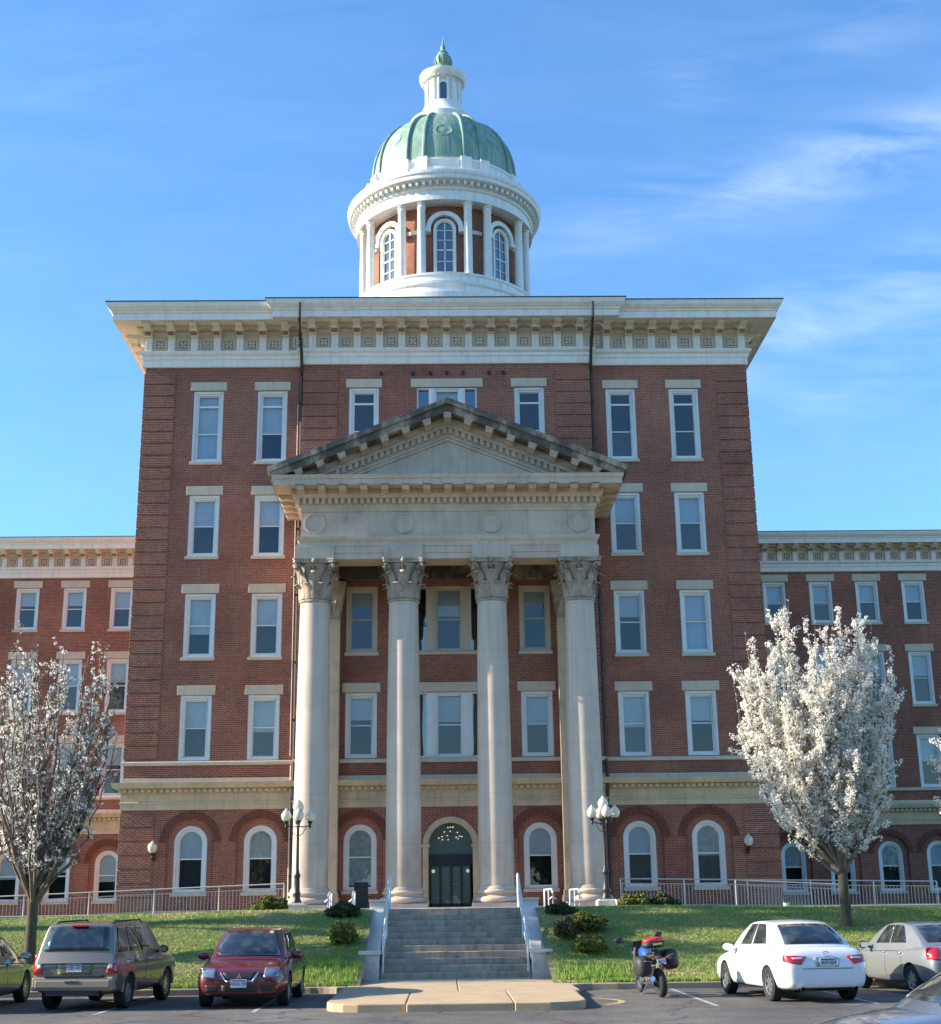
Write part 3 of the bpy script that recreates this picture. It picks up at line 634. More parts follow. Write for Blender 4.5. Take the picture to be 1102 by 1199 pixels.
# main cornice
MAINP = [(-13.9, 92), (-13.9, 60), (-6.6, 60), (-6.6, 59.7), (6.6, 59.7), (6.6, 60), (13.9, 60), (13.9, 92)]
def cornice(path, z, s, name_lbl, over=1.6):
    """z = bottom of lower band, s = vertical scale"""
    k = over/1.6
    a = MB()
    a.sweep(path, [(-.3, z), (.10, z), (.12, z+.04), (.12, z+.33*s), (.17, z+.36*s), (.17, z+.52*s), (.26, z+.58*s), (.30, z+.68*s), (.30, z+.735*s), (-.3, z+.735*s)])
    a.sweep(path, [(-.3, z+1.90*s), (1.26*k, z+1.90*s), (1.26*k, z+1.84*s), (1.32*k, z+1.84*s), (1.32*k, z+2.15*s), (1.38*k, z+2.17*s), (1.38*k, z+2.24*s), (1.44*k, z+2.28*s), (1.56*k, z+2.42*s), (1.60*k, z+2.56*s), (1.60*k, z+2.62*s), (-.3, z+2.62*s)])
    bpart(a, 'cornice', 'cream_white')
    a = MB(); a.sweep(path, [(-.3, z+.735*s), (.08, z+.735*s), (.08, z+1.55*s), (.16, z+1.58*s), (.20, z+1.70*s), (.20, z+1.898*s), (-.3, z+1.898*s)])
    a.sweep(path, [(.2, z+1.78*s), (.42*k, z+1.82*s), (.42*k, z+1.90*s), (.2, z+1.90*s)])
    bpart(a, 'frieze', 'cream')
    a = MB(); a.sweep(path, [(-.3, z+2.625*s), (1.64*k, z+2.625*s), (1.64*k, z+2.66*s), (-.3, z+2.70*s)]); bpart(a, 'roof_edge', 'roofdark')
cornice(MAINP, 25.84, 1.0, 'main')
_br = None
def bracket(x, y, z, s=1.0, k=1.0, rz=0):
    global _br
    key = (s, k)
    if _br is None: _br = {}
    if key not in _br:
        f = MB(); hw = .16*s
        f.box(-hw, hw, -.14*s, 0, 0, .70*s); f.box(-hw+.05*s, -.02*s, -.165*s, -.14*s, .05, .62*s); f.box(.02*s, hw-.05*s, -.165*s, -.14*s, .05, .62*s)
        f.box(-hw*.8, hw*.8, -.18*s, 0, 0, .06*s)
        f.prism([(-hw, 0, .70*s), (-hw, -.20*s, .70*s), (-hw, -.36*s, .68*s), (-hw, -.46*s, .76*s), (-hw, -.47*s, .88*s), (-hw, -.60*s, .97*s), (-hw, -.80*k, 1.0*s), (-hw, -.95*k, 1.03*s), (-hw, -.95*k, 1.16*s), (-hw, 0, 1.16*s)], (2*hw, 0, 0))
        f.box(-hw*1.2, hw*1.2, -1.02*k, 0, 1.10*s, 1.168*s)
        f.cur = 1; f.box(-hw*.85, hw*.85, -.49*s, -.30*s, .70*s, .86*s)
        _br[key] = (f.build('bracket', ['cream_white', 'rust'], None), [])
        o = _br[key][0]
    else: o = _br[key][0].copy(); col.objects.link(o)
    o.parent = B; o.location = Vector((x, y, z))-BL; o.rotation_euler = (0, 0, rz); return o
def arcade(mb, xa, xb, y, z, s):
    """arched fillet between two brackets"""
    n = 10; hw = (xb-xa)/2; cx = (xa+xb)/2; za, zb = z+.74*s, z+1.165*s
    for k in range(n):
        p0, p1 = math.pi*k/n, math.pi*(k+1)/n
        x0, h0, x1, h1 = cx-hw*math.cos(p0), za+.30*s*math.sin(p0), cx-hw*math.cos(p1), za+.30*s*math.sin(p1)
        mb.prism([(x0, y, h0), (x1, y, h1), (x1, y, zb), (x0, y, zb)], (0, .10, 0))
bx = []
n_side = 7; 
for sx in (-1, 1):
    for i in range(7): bx.append((sx*(7.45+1.055*i), 59.92))
for i in range(-6, 7): bx.append((1.0*i*1.03, 59.62))
_ros = {}
def rosette_part(x, y, z, s, half, ymid, acc):
    key = (s, round(half, 2), round(y-ymid, 2), acc)
    if key not in _ros:
        f = MB(); arcade(f, -half, half, ymid-y, -.36*s if s == 1 else -.32, s); rosette(f, 0, 0, 0, 1.0 if s == 1 else .85)
        _ros[key] = f.build('frieze_panel', ['cream', acc], B); o = _ros[key]
    else: o = _ros[key].copy(); col.objects.link(o); o.parent = B
    o.location = Vector((x, y, z))-BL
def rosette(mb, x, y, z, s=1.0):
    r = .20*s
    mb.cur = 0
    mb.box(x-r-.06, x+r+.06, y-.05, y, z-r-.04, z-r); mb.box(x-r-.06, x+r+.06, y-.05, y, z+r, z+r+.04)
    mb.box(x-r-.06, x-r, y-.05, y, z-r, z+r); mb.box(x+r, x+r+.06, y-.05, y, z-r, z+r)
    mb.cur = 1; mb.box(x-r, x+r, y-.015, y, z-r, z+r); mb.cur = 0
    for dx, dz in ((-1,-1),(1,-1),(-1,1),(1,1)): mb.ball((x+dx*.085*s, y-.03, z+dz*.085*s), .075*s, .05, .075*s, 8, 5)
    mb.ball((x, y-.04, z), .05*s, .05, .05*s, 6, 4)
for (x, y) in bx: bracket(x, y, 26.575)
xs_ = sorted(bx)
for i in range(len(xs_)-1):
    xa_, xb_ = xs_[i][0], xs_[i+1][0]
    if xb_-xa_ < 1.3:
        yb_ = 59.92 if abs(xa_) > 6.5 and abs(xb_) > 6.5 else 59.62
        rosette_part((xa_+xb_)/2, yb_, 26.575+.36, 1.0, (xb_-xa_)/2-.16, yb_-.50, 'panel')
for sx in (-1, 1):
    for j in range(3): bracket(sx*13.98, 60.75+1.055*j, 26.575, rz=-sx*math.pi/2*(-1))
rf = MB(); rf.poly([(-15.4, 58.5, 28.50), (15.4, 58.5, 28.50), (15.4, 93.4, 28.50), (-15.4, 93.4, 28.50)]); bpart(rf, 'roof', 'roofdark', recalc=False)
# little vents above the upper windows
for x in (-3.02, -1.55, -.75, 0, .75, 1.95, 2.62): vt = MB(); vt.box(x-.07, x+.07, 59.60, 59.72, 25.32, 25.48); bpart(vt, 'wall_vent', 'plastic')

# downpipes
for sx in (-1, 1):
    p = MB(); X = sx*6.66
    p.tube([(X, 58.0, 28.2), (X, 58.05, 27.5), (X, 58.6, 26.9), (X, 59.3, 26.3), (X, 59.55, 25.7), (X, 59.86, 25.3), (X, 59.86, 8.2), (X, 59.66, 7.7), (X+.03, 59.5, 7.2), (X+.03, 59.5, 6.6), (X, 59.84, 5.7), (X, 59.84, 1.9)], .075, 8)
    for z in (24, 21, 18, 15, 12, 9.5, 4.5, 3): p.box(X-.10, X+.10, 59.75, 59.96, z, z+.07)
    bpart(p, 'downpipe', 'pipe', smooth=True)
    p = MB(); p.tube([(X-.17, 59.93, 24.0 if sx < 0 else 10), (X-.17, 59.93, 8.0)], .022, 6); p.tube([(X-.12, 59.8, 7.6), (X-.12, 59.8, 1.9)], .03, 6); bpart(p, 'conduit', 'cream', smooth=True)

# portico -------------------------------------------------------------
CX = (-5.50, -1.86, 1.77, 5.38)
YC = 55.9
def leaf(mb, a, r0, z0, h, w, out):
    ca, sa = math.cos(a), math.sin(a); n0 = len(mb.v); rows = 7
    for j in range(rows):
        t = j/(rows-1); rr = r0 + .05 + out*(t**2.6); z = z0 + h*(math.sin(t*math.pi*.56)/math.sin(math.pi*.56)) - (.10*h if j == rows-1 else 0)
        ww = w*(1-.55*t**2)*(1.0 if j % 2 else .86)
        for k, q_ in enumerate((-1, -.5, 0, .5, 1)):
            rad = rr + (.035 if k == 2 else (0 if k in (1, 3) else -.035)); tang = q_*ww
            mb.v.append((rad*ca - tang*sa, rad*sa + tang*ca, z))
    mb.add([(n0+j*5+k, n0+j*5+k+1, n0+(j+1)*5+k+1, n0+(j+1)*5+k) for j in range(rows-1) for k in range(4)])
def capital_mesh():
    c = MB(); z0 = 13.78
    c.lathe([(.60, z0-.05), (.66, z0-.02), (.66, z0+.06), (.60, z0+.09), (.59, z0+.4), (.60, z0+.9), (.66, z0+1.3), (.80, z0+1.52), (.0, z0+1.53)], seg=24)
    for k in range(8): leaf(c, math.pi/4*k+math.pi/8, .60, z0+.08, .64, .235, .30)
    for k in range(8): leaf(c, math.pi/4*k, .60, z0+.10, 1.10, .235, .36)
    for k in range(4):
        a = math.pi/4+math.pi/2*k; ca, sa = math.cos(a), math.sin(a)
        # corner volute: rising stem and a scroll
        pts = [(.62, 1.0-.2), (.70, 1.15), (.84, 1.38), (1.0, 1.50), (1.10, 1.46), (1.12, 1.34), (1.04, 1.27), (.97, 1.32), (1.0, 1.39)]
        c.tube([(p*ca, p*sa, z0+zz_) for p, zz_ in pts], [.05, .06, .075, .08, .075, .07, .06, .05, .04], 7)
        leaf(c, a, .66, z0+.75, .55, .13, .30)
        a2 = math.pi/2*k; c2, s2 = math.cos(a2), math.sin(a2)
        for sg in (-1, 1):
            pts = [(.62, .20, .85), (.70, .17, 1.25), (.77, .12, 1.44), (.80, .03, 1.40), (.78, .05, 1.32)]
            c.tube([(p*c2-sg*t_*s2, p*s2+sg*t_*c2, z0+zz_) for p, t_, zz_ in pts], .04, 6)
        c.ball((.86*c2, .86*s2, z0+1.62), .10, .10, .10, 8, 6)
    # concave abacus
    out = []
    for k in range(4):
        a = math.pi/4+math.pi/2*k; b_ = a+math.pi/2; A = Vector((1.22*math.cos(a), 1.22*math.sin(a))); Bv = Vector((1.22*math.cos(b_), 1.22*math.sin(b_)))
        d = (Bv-A).normalized(); A2 = A + d*.09; B2 = Bv - d*.09; nrm = -Vector((math.cos((a+b_)/2), math.sin((a+b_)/2)))
        for j in range(9):
            t = j/8; out.append(A2.lerp(B2, t) + nrm*.15*4*t*(1-t))
    c.prism([(p.x, p.y, z0+1.55) for p in out], (0, 0, .13)); c.prism([(p.x*1.03, p.y*1.03, z0+1.665) for p in out], (0, 0, .06))
    return c
def shaft_mesh(r0=.705, r1=.60, z0=2.34, z1=13.74):
    s_ = MB(); prof = [(r0+.07, z0-.02), (r0+.07, z0+.06), (r0+.02, z0+.14)]
    for k in range(13):
        t = k/12; prof.append((r0 + (r1-r0)*(t**1.7), z0+.14+(z1-z0-.14)*t))
    s_.lathe(prof, seg=40)
    return s_
def base_mesh():
    b_ = MB(); b_.box(-.95, .95, -.95, .95, 1.705, 1.86)
    pr = [(.0, 1.85)]
    for c, r, z in ((.82, .12, 1.98), (.76, .085, 2.27)):
        for k in range(7): a = -math.pi/2+math.pi*k/6; pr.append((c+r*math.cos(a), z+r*math.sin(a)))
        if c == .82: pr += [(.80, 2.11), (.755, 2.13), (.76, 2.17)]
    pr.append((.6, 2.36)); b_.lathe(pr, seg=40); return b_
sh0 = ca0 = ba0 = None
for i, x in enumerate(CX):
    if i == 0:
        sh0 = shaft_mesh().build('column', 'shaft', B, smooth=True); ca0 = capital_mesh().build('capital', 'stone_cap', sh0, smooth=True, ang=50); ba0 = base_mesh().build('column_base', 'stone', sh0, smooth=True); s_ = sh0
    else:
        s_ = sh0.copy(); col.objects.link(s_); s_.parent = B
        for ch in (ca0, ba0): c_ = ch.copy(); col.objects.link(c_); c_.parent = s_
    s_.location = Vector((x, YC, 0))-BL
# antae on the wall behind the end columns
for sx in (-1, 1):
    x = sx*5.42; p = MB(); p.box(x-.70, x+.70, 59.25, 59.72, 2.34, 13.8); o = bpart(p, 'pilaster', 'stone_yellow', bevel=.01)
    q_ = MB(); q_.box(x-.86, x+.86, 59.10, 59.72, 1.70, 1.88); q_.box(x-.80, x+.80, 59.15, 59.72, 1.88, 2.12); q_.box(x-.75, x+.75, 59.20, 59.72, 2.12, 2.34)
    for k in range(4):
        xx = x-.52+k*.35; q_.prism([(xx-.15, 59.25, 13.85), (xx+.15, 59.25, 13.85), (xx+.13, 59.10, 14.5), (xx, 59.0, 14.62), (xx-.13, 59.10, 14.5)], (0, .1, 0))
    q_.prism([(x-.70, 59.25, 13.8), (x+.70, 59.25, 13.8), (x+.95, 59.25, 15.5), (x-.95, 59.25, 15.5)], (0, .47, 0)); bpart(q_, 'pilaster_capital', 'stone_cap', bevel=.01)
E_ = [(-6.05, 59.7), (-6.05, 55.25), (6.05, 55.25), (6.05, 59.7)]
e = MB()
e.sweep(E_, [(-1.25, 15.50), (0, 15.50), (0, 15.74), (.04, 15.75), (.04, 16.02), (.08, 16.03), (.08, 16.20), (.15, 16.28), (.19, 16.36), (.19, 16.43), (-1.25, 16.43)])
for x in CX: e.box(x-.80, x+.80, 55.10, 56.6, 15.495, 16.0); e.box(x-.76, x+.76, 55.16, 56.5, 16.0, 16.10)
e.sweep(E_, [(-1.2, 16.435), (.02, 16.435), (.02, 17.50), (-1.2, 17.50)])
for x in (-5.50, -1.86, 1.77, 5.40):
    e.lathe([(.43, 55.16), (.43, 55.24)], (x, 0, 17.0), 28, axis='Y'); e.lathe([(.0, 55.20), (.36, 55.20), (.37, 55.16), (.43, 55.16)], (x, 0, 17.0), 28, axis='Y')
e.sweep(E_, [(-1.2, 17.505), (.06, 17.505), (.06, 17.62), (.12, 17.70), (.12, 17.76), (.16, 17.78), (.16, 18.02), (.30, 18.03), (.34, 18.12), (.40, 18.18), (.40, 18.40), (-1.2, 18.40)])
def dent_line(mb, a, b, nrm, z0, z1, o0, o1, w_, step):
    a = Vector(a); b = Vector(b); d = b-a; L = d.length; d.normalize(); k = int(L/step)
    for j in range(k+1):
        c = a+d*(j*L/k); p0 = c+nrm*o0; p1 = c+nrm*o1
        xs2 = sorted((p0.x, p1.x)); ys2 = sorted((p0.y, p1.y))
        if abs(d.x) > .5: mb.box(c.x-w_/2, c.x+w_/2, ys2[0], ys2[1], z0, z1)
        else: mb.box(xs2[0], xs2[1], c.y-w_/2, c.y+w_/2, z0, z1)
dent_line(e, (-6.2, 55.25), (6.2, 55.25), Vector((0,-1)), 17.80, 18.02, .15, .30, .15, .262)
for sx in (-1, 1): dent_line(e, (sx*6.05, 55.4), (sx*6.05, 59.6), Vector((sx,0)), 17.80, 18.02, .15, .30, .15, .262)
bpart(e, 'entablature', 'stone')
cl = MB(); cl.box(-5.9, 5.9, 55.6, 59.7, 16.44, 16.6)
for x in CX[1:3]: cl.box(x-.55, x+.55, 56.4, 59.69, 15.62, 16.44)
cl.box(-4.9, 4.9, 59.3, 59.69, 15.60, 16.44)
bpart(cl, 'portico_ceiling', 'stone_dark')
pd = MB()
pd.sweep(E_, [(-1.0, 18.405), (1.04, 18.405), (1.04, 18.36), (1.10, 18.36), (1.10, 18.60), (1.14, 18.62), (1.17, 18.78), (-1.0, 18.80)])
pd.prism([(-5.9, 55.27, 18.8), (5.9, 55.27, 18.8), (0, 55.27, 21.15)], (0, .4, 0))
pediment = bpart(pd, 'pediment', 'stone')
SL = (22.05-19.08)/7.38
def rk(mb, off0, off1, y0, y1, xe=7.38):
    """raking band between vertical offsets below the top line"""
    for sx in (-1, 1):
        def z(x, off): return 22.05 - SL*abs(x) - off
        def clampx(off): return min(xe, (22.05-18.81-off)/SL)
        xa, xb = clampx(off0), clampx(off1)
        mb.prism([(0, y0, z(0, off1)), (0, y0, z(0, off0)), (sx*xa, y0, z(xa, off0)), (sx*xa, y0, max(18.81, z(xa, off1))), (sx*xb, y0, z(xb, off1))][:5], (0, y1-y0, 0))
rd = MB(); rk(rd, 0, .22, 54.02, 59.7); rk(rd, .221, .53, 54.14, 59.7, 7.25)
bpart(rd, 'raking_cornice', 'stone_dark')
rd = MB(); rk(rd, .531, .74, 54.86, 55.5, 6.6); rk(rd, .741, .93, 54.98, 55.5); rk(rd, .931, 1.20, 55.10, 55.5); rk(rd, 1.201, 1.32, 55.14, 55.5); rk(rd, 1.321, 1.46, 55.20, 55.5)
for sx in (-1, 1):
    k = 0; x = .0
    while True:
        x = .13+.262*k; k += 1; zt = 22.05-SL*x-.94
        if zt-.26 < 18.9: break
        X = sx*x; t = SL*.075*sx
        rd.prism([(X-.075, 54.97, zt-.22+t), (X+.075, 54.97, zt-.22-t), (X+.075, 54.97, zt-t), (X-.075, 54.97, zt+t)], (0, .14, 0))
o = bpart(rd, 'raking_mouldings', 'stone')
mo = MB(); mo.prism([(-.15, 0, 0), (-.15, -.66, 0), (-.15, -.70, -.07), (-.15, -.58, -.20), (-.15, -.30, -.17), (-.15, 0, -.26)], (.30, 0, 0)); mo.box(-.18, .18, -.73, 0, -.05, -.001)
m0 = None
def modil(x, y, z, rz=0, shear=0):
    global m0
    if m0 is None: m0 = mo.build('modillion', 'stone', pediment); o = m0
    else: o = m0.copy(); col.objects.link(o); o.parent = pediment
    o.location = (x, y, z); o.rotation_euler = (0, shear, rz)
for i in range(15): modil(-6.05+.864*i, 54.88, 18.40)
for sx in (-1, 1):
    for j in range(4): modil(sx*6.42, 55.9+.9*j, 18.40, rz=sx*math.pi/2)
for sx in (-1, 1):
    for i in range(1, 8): x = .88*i; modil(sx*x, 54.88, 22.05-SL*x-.53, shear=sx*math.atan(SL))
modil(0, 54.88, 22.05-.56)
pr = MB()
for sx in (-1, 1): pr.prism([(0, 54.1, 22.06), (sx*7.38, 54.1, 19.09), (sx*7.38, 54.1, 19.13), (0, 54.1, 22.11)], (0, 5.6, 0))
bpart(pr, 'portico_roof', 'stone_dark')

# doorway
dr = MB(); arch_ring(dr, .93, 1.17, 4.21, 59.60, 60.1, 24); dr.box(-1.17, -.93, 59.60, 60.1, 1.71, 4.15); dr.box(.93, 1.17, 59.60, 60.1, 1.71, 4.15)
dr.box(-1.24, -.88, 59.55, 60.1, 4.13, 4.26); dr.box(.88, 1.24, 59.55, 60.1, 4.13, 4.26); dr.box(-1.22, -.90, 59.57, 60.1, 1.71, 1.98); dr.box(.90, 1.22, 59.57, 60.1, 1.71, 1.98)
ds = bpart(dr, 'door_surround', 'stone_yellow', bevel=.012)
dd = MB(); dd.box(-.93, .93, 59.95, 60.05, 3.43, 3.84); dd.box(-.93, .93, 59.94, 60.06, 3.52, 3.56)
for x in (-.93, -.48, -.02, .41, .84): dd.box(x, x+.09 if x > -.9 else x+.12, 59.95, 60.05, 1.715, 3.43)
dd.box(-.93, .93, 59.95, 60.05, 1.715, 1.86); dd.box(-.93, .93, 59.96, 60.04, 3.36, 3.43)
dd.box(.80, .93, 59.95, 60.05, 1.715, 3.43)
dor = bpart(dd, 'entrance_door', 'door_metal', bevel=.004)
g_ = MB(); g_.poly([(-.9, 60.0, 1.8), (.9, 60.0, 1.8), (.9, 60.0, 3.4), (-.9, 60.0, 3.4)]); g_.build('pane', 'glass_door', dor, recalc=False)
g_ = MB(); n0 = 14; g_.poly([(-.93, 60.0, 3.84), (.93, 60.0, 3.84)] + [(.93*math.cos(math.pi*k/n0), 60.0, 4.21+.93*math.sin(math.pi*k/n0)) for k in range(n0+1)]); g_.build('fanlight', 'glass_door', dor, recalc=False)
for x in (-.13, .12): 
    g_ = MB(); g_.box(x-.22 if x < 0 else x-.05, x+.05 if x < 0 else x+.22, 59.90, 59.93, 2.62, 2.65); g_.build('push_bar', 'chrome', dor)
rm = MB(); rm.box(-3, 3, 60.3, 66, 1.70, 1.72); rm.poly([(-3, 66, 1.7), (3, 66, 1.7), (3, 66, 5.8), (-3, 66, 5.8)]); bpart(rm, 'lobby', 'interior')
lobby_lights = MB()
hall = empty('chandelier', 'small many-bulbed chandelier glowing behind the arched fanlight', 'lamp', (0, 61.2, 4.6))
c_ = MB(); c_.tube([(0, 0, .9), (0, 0, -.15)], .015, 6)
pts = [(-.50, -.02), (-.36, .03), (-.34, -.10), (-.26, .22), (-.13, .07), (-.10, -.10), (0, .25), (.0, .42), (-.1, .41), (.1, .43), (.12, .44), (.25, .0), (.30, .2), (.33, -.07), (.40, .04), (.50, .02)]
for x, z in pts: c_.tube([(0, 0, -.1), (x*.6, .0, z-.12), (x, .06*math.sin(x*9), z-.03)], .008, 5, False)
c_.build('chandelier_arms', 'dark', hall)
for x, z in pts: b_ = MB(); b_.ball((x, .06*math.sin(x*9), z), .026, seg=8, rings=6); b_.build('bulb', 'bulb', hall, smooth=True)
for x in (-.74, .72):
    t_ = empty('lobby_lamp', 'round pale lobby lamp seen through the %s glass door panel' % ('left' if x < 0 else 'right'), 'lamp', (x, 60.6, 3.18), group='lobby lamps')
    b_ = MB(); b_.ball((0, 0, 0), .075, seg=12, rings=8); b_.build('lamp_globe', 'bulb_pale', t_, smooth=True); b_ = MB(); b_.box(-.02, .02, 0, .2, -.02, .02); b_.build('lamp_bracket', 'dark', t_)

# wings ---------------------------------------------------------------
YW = 78.5; WEND = 36
wcols = {-1: [-18.76-2.71*i for i in range(6)], 1: [19.04+2.71*i for i in range(6)]}
WR = [(17.26, 19.70), (12.50, 15.54), (7.84, 10.78)]
for sx in (-1, 1):
    xa, xb = (-WEND, -13.9) if sx < 0 else (13.9, WEND)
    w = MB(); hs = [(x, .665, a, b, False) for x in wcols[sx] for a, b in WR]
    wall_panel(w, xa, xb, 5.6, 20.8, YW, hs); wall_panel(w, xa, xb, .8, 5.6, YW, [(x, .98, 1.4, 5.25, True) for x in wcols[sx]], depth=.12)
    wall_panel(w, xa, xb, .8, 5.55, YW+.12, [(x, .69, 2.25, 4.93, True) for x in wcols[sx]], depth=.3)
    xe = -WEND if sx < 0 else WEND
    w.poly([(xe, YW, .8), (xe, YW+13, .8), (xe, YW+13, 20.8), (xe, YW, 20.8)])
    bpart(w, 'wing_wall', 'brick', recalc=False, label='%s wing brick wall' % ('left' if sx < 0 else 'right'))
    for x in wcols[sx]: vm = MB(); vous(vm, x, 4.26, YW, .98, 1.28, 24); bpart(vm, 'brick_arch', 'voussoir')
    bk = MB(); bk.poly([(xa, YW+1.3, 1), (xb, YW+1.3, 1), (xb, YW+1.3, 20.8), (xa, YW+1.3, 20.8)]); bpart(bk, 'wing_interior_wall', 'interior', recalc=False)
    for i, x in enumerate(wcols[sx][:5]):
        for j, (a, b) in enumerate(WR): window(x, YW, a, b, w=1.33, sill=(j < 2), blind=(.5 if j != 1 else .45))
        window(x, YW+.12, 2.25, 4.93, w=1.38, kind='arch', lintel=False, blind=.52)
    path = [(xa, YW), (xb, YW)] if sx > 0 else [(-WEND, YW+13), (-WEND, YW), (xb, YW)]
    if sx > 0: path = [(xa, YW), (WEND, YW), (WEND, YW+13)]
    belts(path)
    cornice(path, 20.28, .83, 'wing', over=1.1)
    nb = 18
    for i in range(nb):
        x = (18.535+.907*i) if sx > 0 else (-18.35-.907*i)
        if i < 12: bracket(x, YW-.08, 20.28+.735*.83, .83, .70)
        if i and i < 13: rosette_part(x-sx*.4535, YW-.08, 20.28+.61+.32, .83, .4535-.13, YW-.50, 'rust')
    rf = MB(); rf.poly([(xa, YW-1.0, 22.50), (xb, YW-1.0, 22.50), (xb, YW+14, 22.5), (xa, YW+14, 22.5)]); bpart(rf, 'wing_roof', 'roofdark', recalc=False)

# dome ----------------------------------------------------------------
D0 = Vector((0, 76, 0))
def dpart(mb, name, mats, parent=None, **kw):
    o = mb.build(name, mats, None, **kw); o.parent = parent or B
    if parent is None: o.location = D0-BL
    return o
d = MB(); d.box(-6, 6, -6, 6, 28.4, 31.0)
d.lathe([(5.6, 28.4), (5.6, 34.0), (5.75, 34.1), (5.75, 34.45), (5.45, 34.55), (5.45, 34.95), (5.55, 35.05), (5.55, 35.2), (5.30, 35.32), (5.30, 35.62), (5.36, 35.68), (5.36, 35.80), (4.3, 35.82)], seg=72)
dpart(d, 'drum_base', 'white', smooth=True, ang=25)
d = MB(); d.lathe([(4.42, 35.8), (4.42, 40.5)], seg=64); drum = dpart(d, 'dome_drum', 'brick', smooth=True, recalc=False)
ca = [R(45*k+s_*a) for k in range(8) for s_, a in ((-1, 15.5), (1, 15.5))]
d = MB()
d.lathe([(.30, 35.80), (.30, 35.92), (.26, 35.98), (.255, 36.02), (.25, 37.5), (.225, 39.95), (.25, 39.98), (.25, 40.05), (.225, 40.08), (.225, 40.18), (.29, 40.24), (.29, 40.36)], seg=16)
c0 = None
for a in ca:
    if c0 is None: c0 = d.build('drum_column', 'white', B, smooth=True); o = c0
    else: o = c0.copy(); col.objects.link(o); o.parent = B
    o.location = D0-BL+Vector((4.95*math.sin(a), -4.95*math.cos(a), 0)); o.rotation_euler = (0, 0, a)
d = MB()
d.lathe([(4.4, 40.35), (5.28, 40.35), (5.28, 40.60), (5.22, 40.62), (5.22, 40.95), (5.30, 41.0), (5.34, 41.08), (5.30, 41.10), (5.30, 41.42), (5.70, 41.45), (5.76, 41.50), (5.78, 41.70), (5.84, 41.78), (5.86, 41.95), (5.2, 42.10), (4.75, 42.3)], seg=96)
for k in range(88):
    a = 2*math.pi*k/88; ca_, sa_ = math.cos(a), math.sin(a)
    P = [(5.29, -.07), (5.60, -.07), (5.60, .07), (5.29, .07)]
    d.prism([(p*ca_-t*sa_, p*sa_+t*ca_, 41.20) for p, t in P], (0, 0, .22))
d.lathe([(5.0, 40.34), (5.29, 40.345), (5.29, 40.36)], seg=96)
dpart(d, 'drum_cornice', 'white', smooth=True, ang=25)
d = MB(); d.lathe([(4.80, 42.0), (4.80, 42.75), (4.66, 42.8), (4.66, 43.2), (4.74, 43.24), (4.74, 43.36), (4.2, 43.40)], seg=72)
for a in ca:
    d.prism([((4.55+p)*math.sin(a)+t*math.cos(a), -(4.55+p)*math.cos(a)+t*math.sin(a), 42.5) for p, t in ((0, -.32), (.30, -.32), (.30, .32), (0, .32))], (0, 0, .92))
dpart(d, 'attic_ring', 'white', smooth=True, ang=25)
def domer(z):  # z 43.35 .. 48.6
    t = (z-43.35)/4.9; return 4.38*math.sqrt(max(0, 1-t**2.6))
d = MB(); zs_ = [43.35+4.51*math.sin(math.pi/2*k/16) for k in range(17)]
d.lathe([(domer(z), z) for z in zs_], seg=72); dome = dpart(d, 'dome', 'patina', smooth=True)
rb = MB()
for a in ca:
    n = len(rb.v); u_ = Vector((math.sin(a), -math.cos(a), 0)); t_ = Vector((math.cos(a), math.sin(a), 0))
    for z in zs_:
        r_ = domer(z); wd = .05+.05*r_/4.4
        for (dr_, tt) in ((-.05, -wd), (.09, -wd), (.13, -wd*.5), (.13, wd*.5), (.09, wd), (-.05, wd)):
            p = u_*(r_+dr_)+t_*tt; rb.v.append((p.x, p.y, z+dr_*.6))
    for j in range(16): rb.add([(n+j*6+k, n+j*6+k+1, n+(j+1)*6+k+1, n+(j+1)*6+k) for k in range(5)])
    # little scroll foot
    p = u_*4.52; rb.ball((p.x, p.y, 43.45), .17, .17, .2, 8, 6)
rb.build('dome_ribs', 'patina', dome, smooth=True)
for k in range(8):
    a = math.pi/4*k; md = MB(); first = True
    for rr, o_ in ((.74, -.02), (.74, .02), (.66, .03), (.60, .005), (.30, .015), (.02, .02)):
        n = len(md.v)
        for j in range(20):
            zz_ = 45.5+rr*.62*math.sin(j*math.pi/10); r_m = domer(zz_)+o_; aa = a+rr*.72*math.cos(j*math.pi/10)/domer(45.5)
            md.v.append((r_m*math.sin(aa), -r_m*math.cos(aa), zz_+o_*.5))
        if not first: md.add([(n-20+j, n-20+(j+1) % 20, n+(j+1) % 20, n+j) for j in range(20)])
        first = False
    md.build('dome_medallion', 'patina', dome, smooth=True)
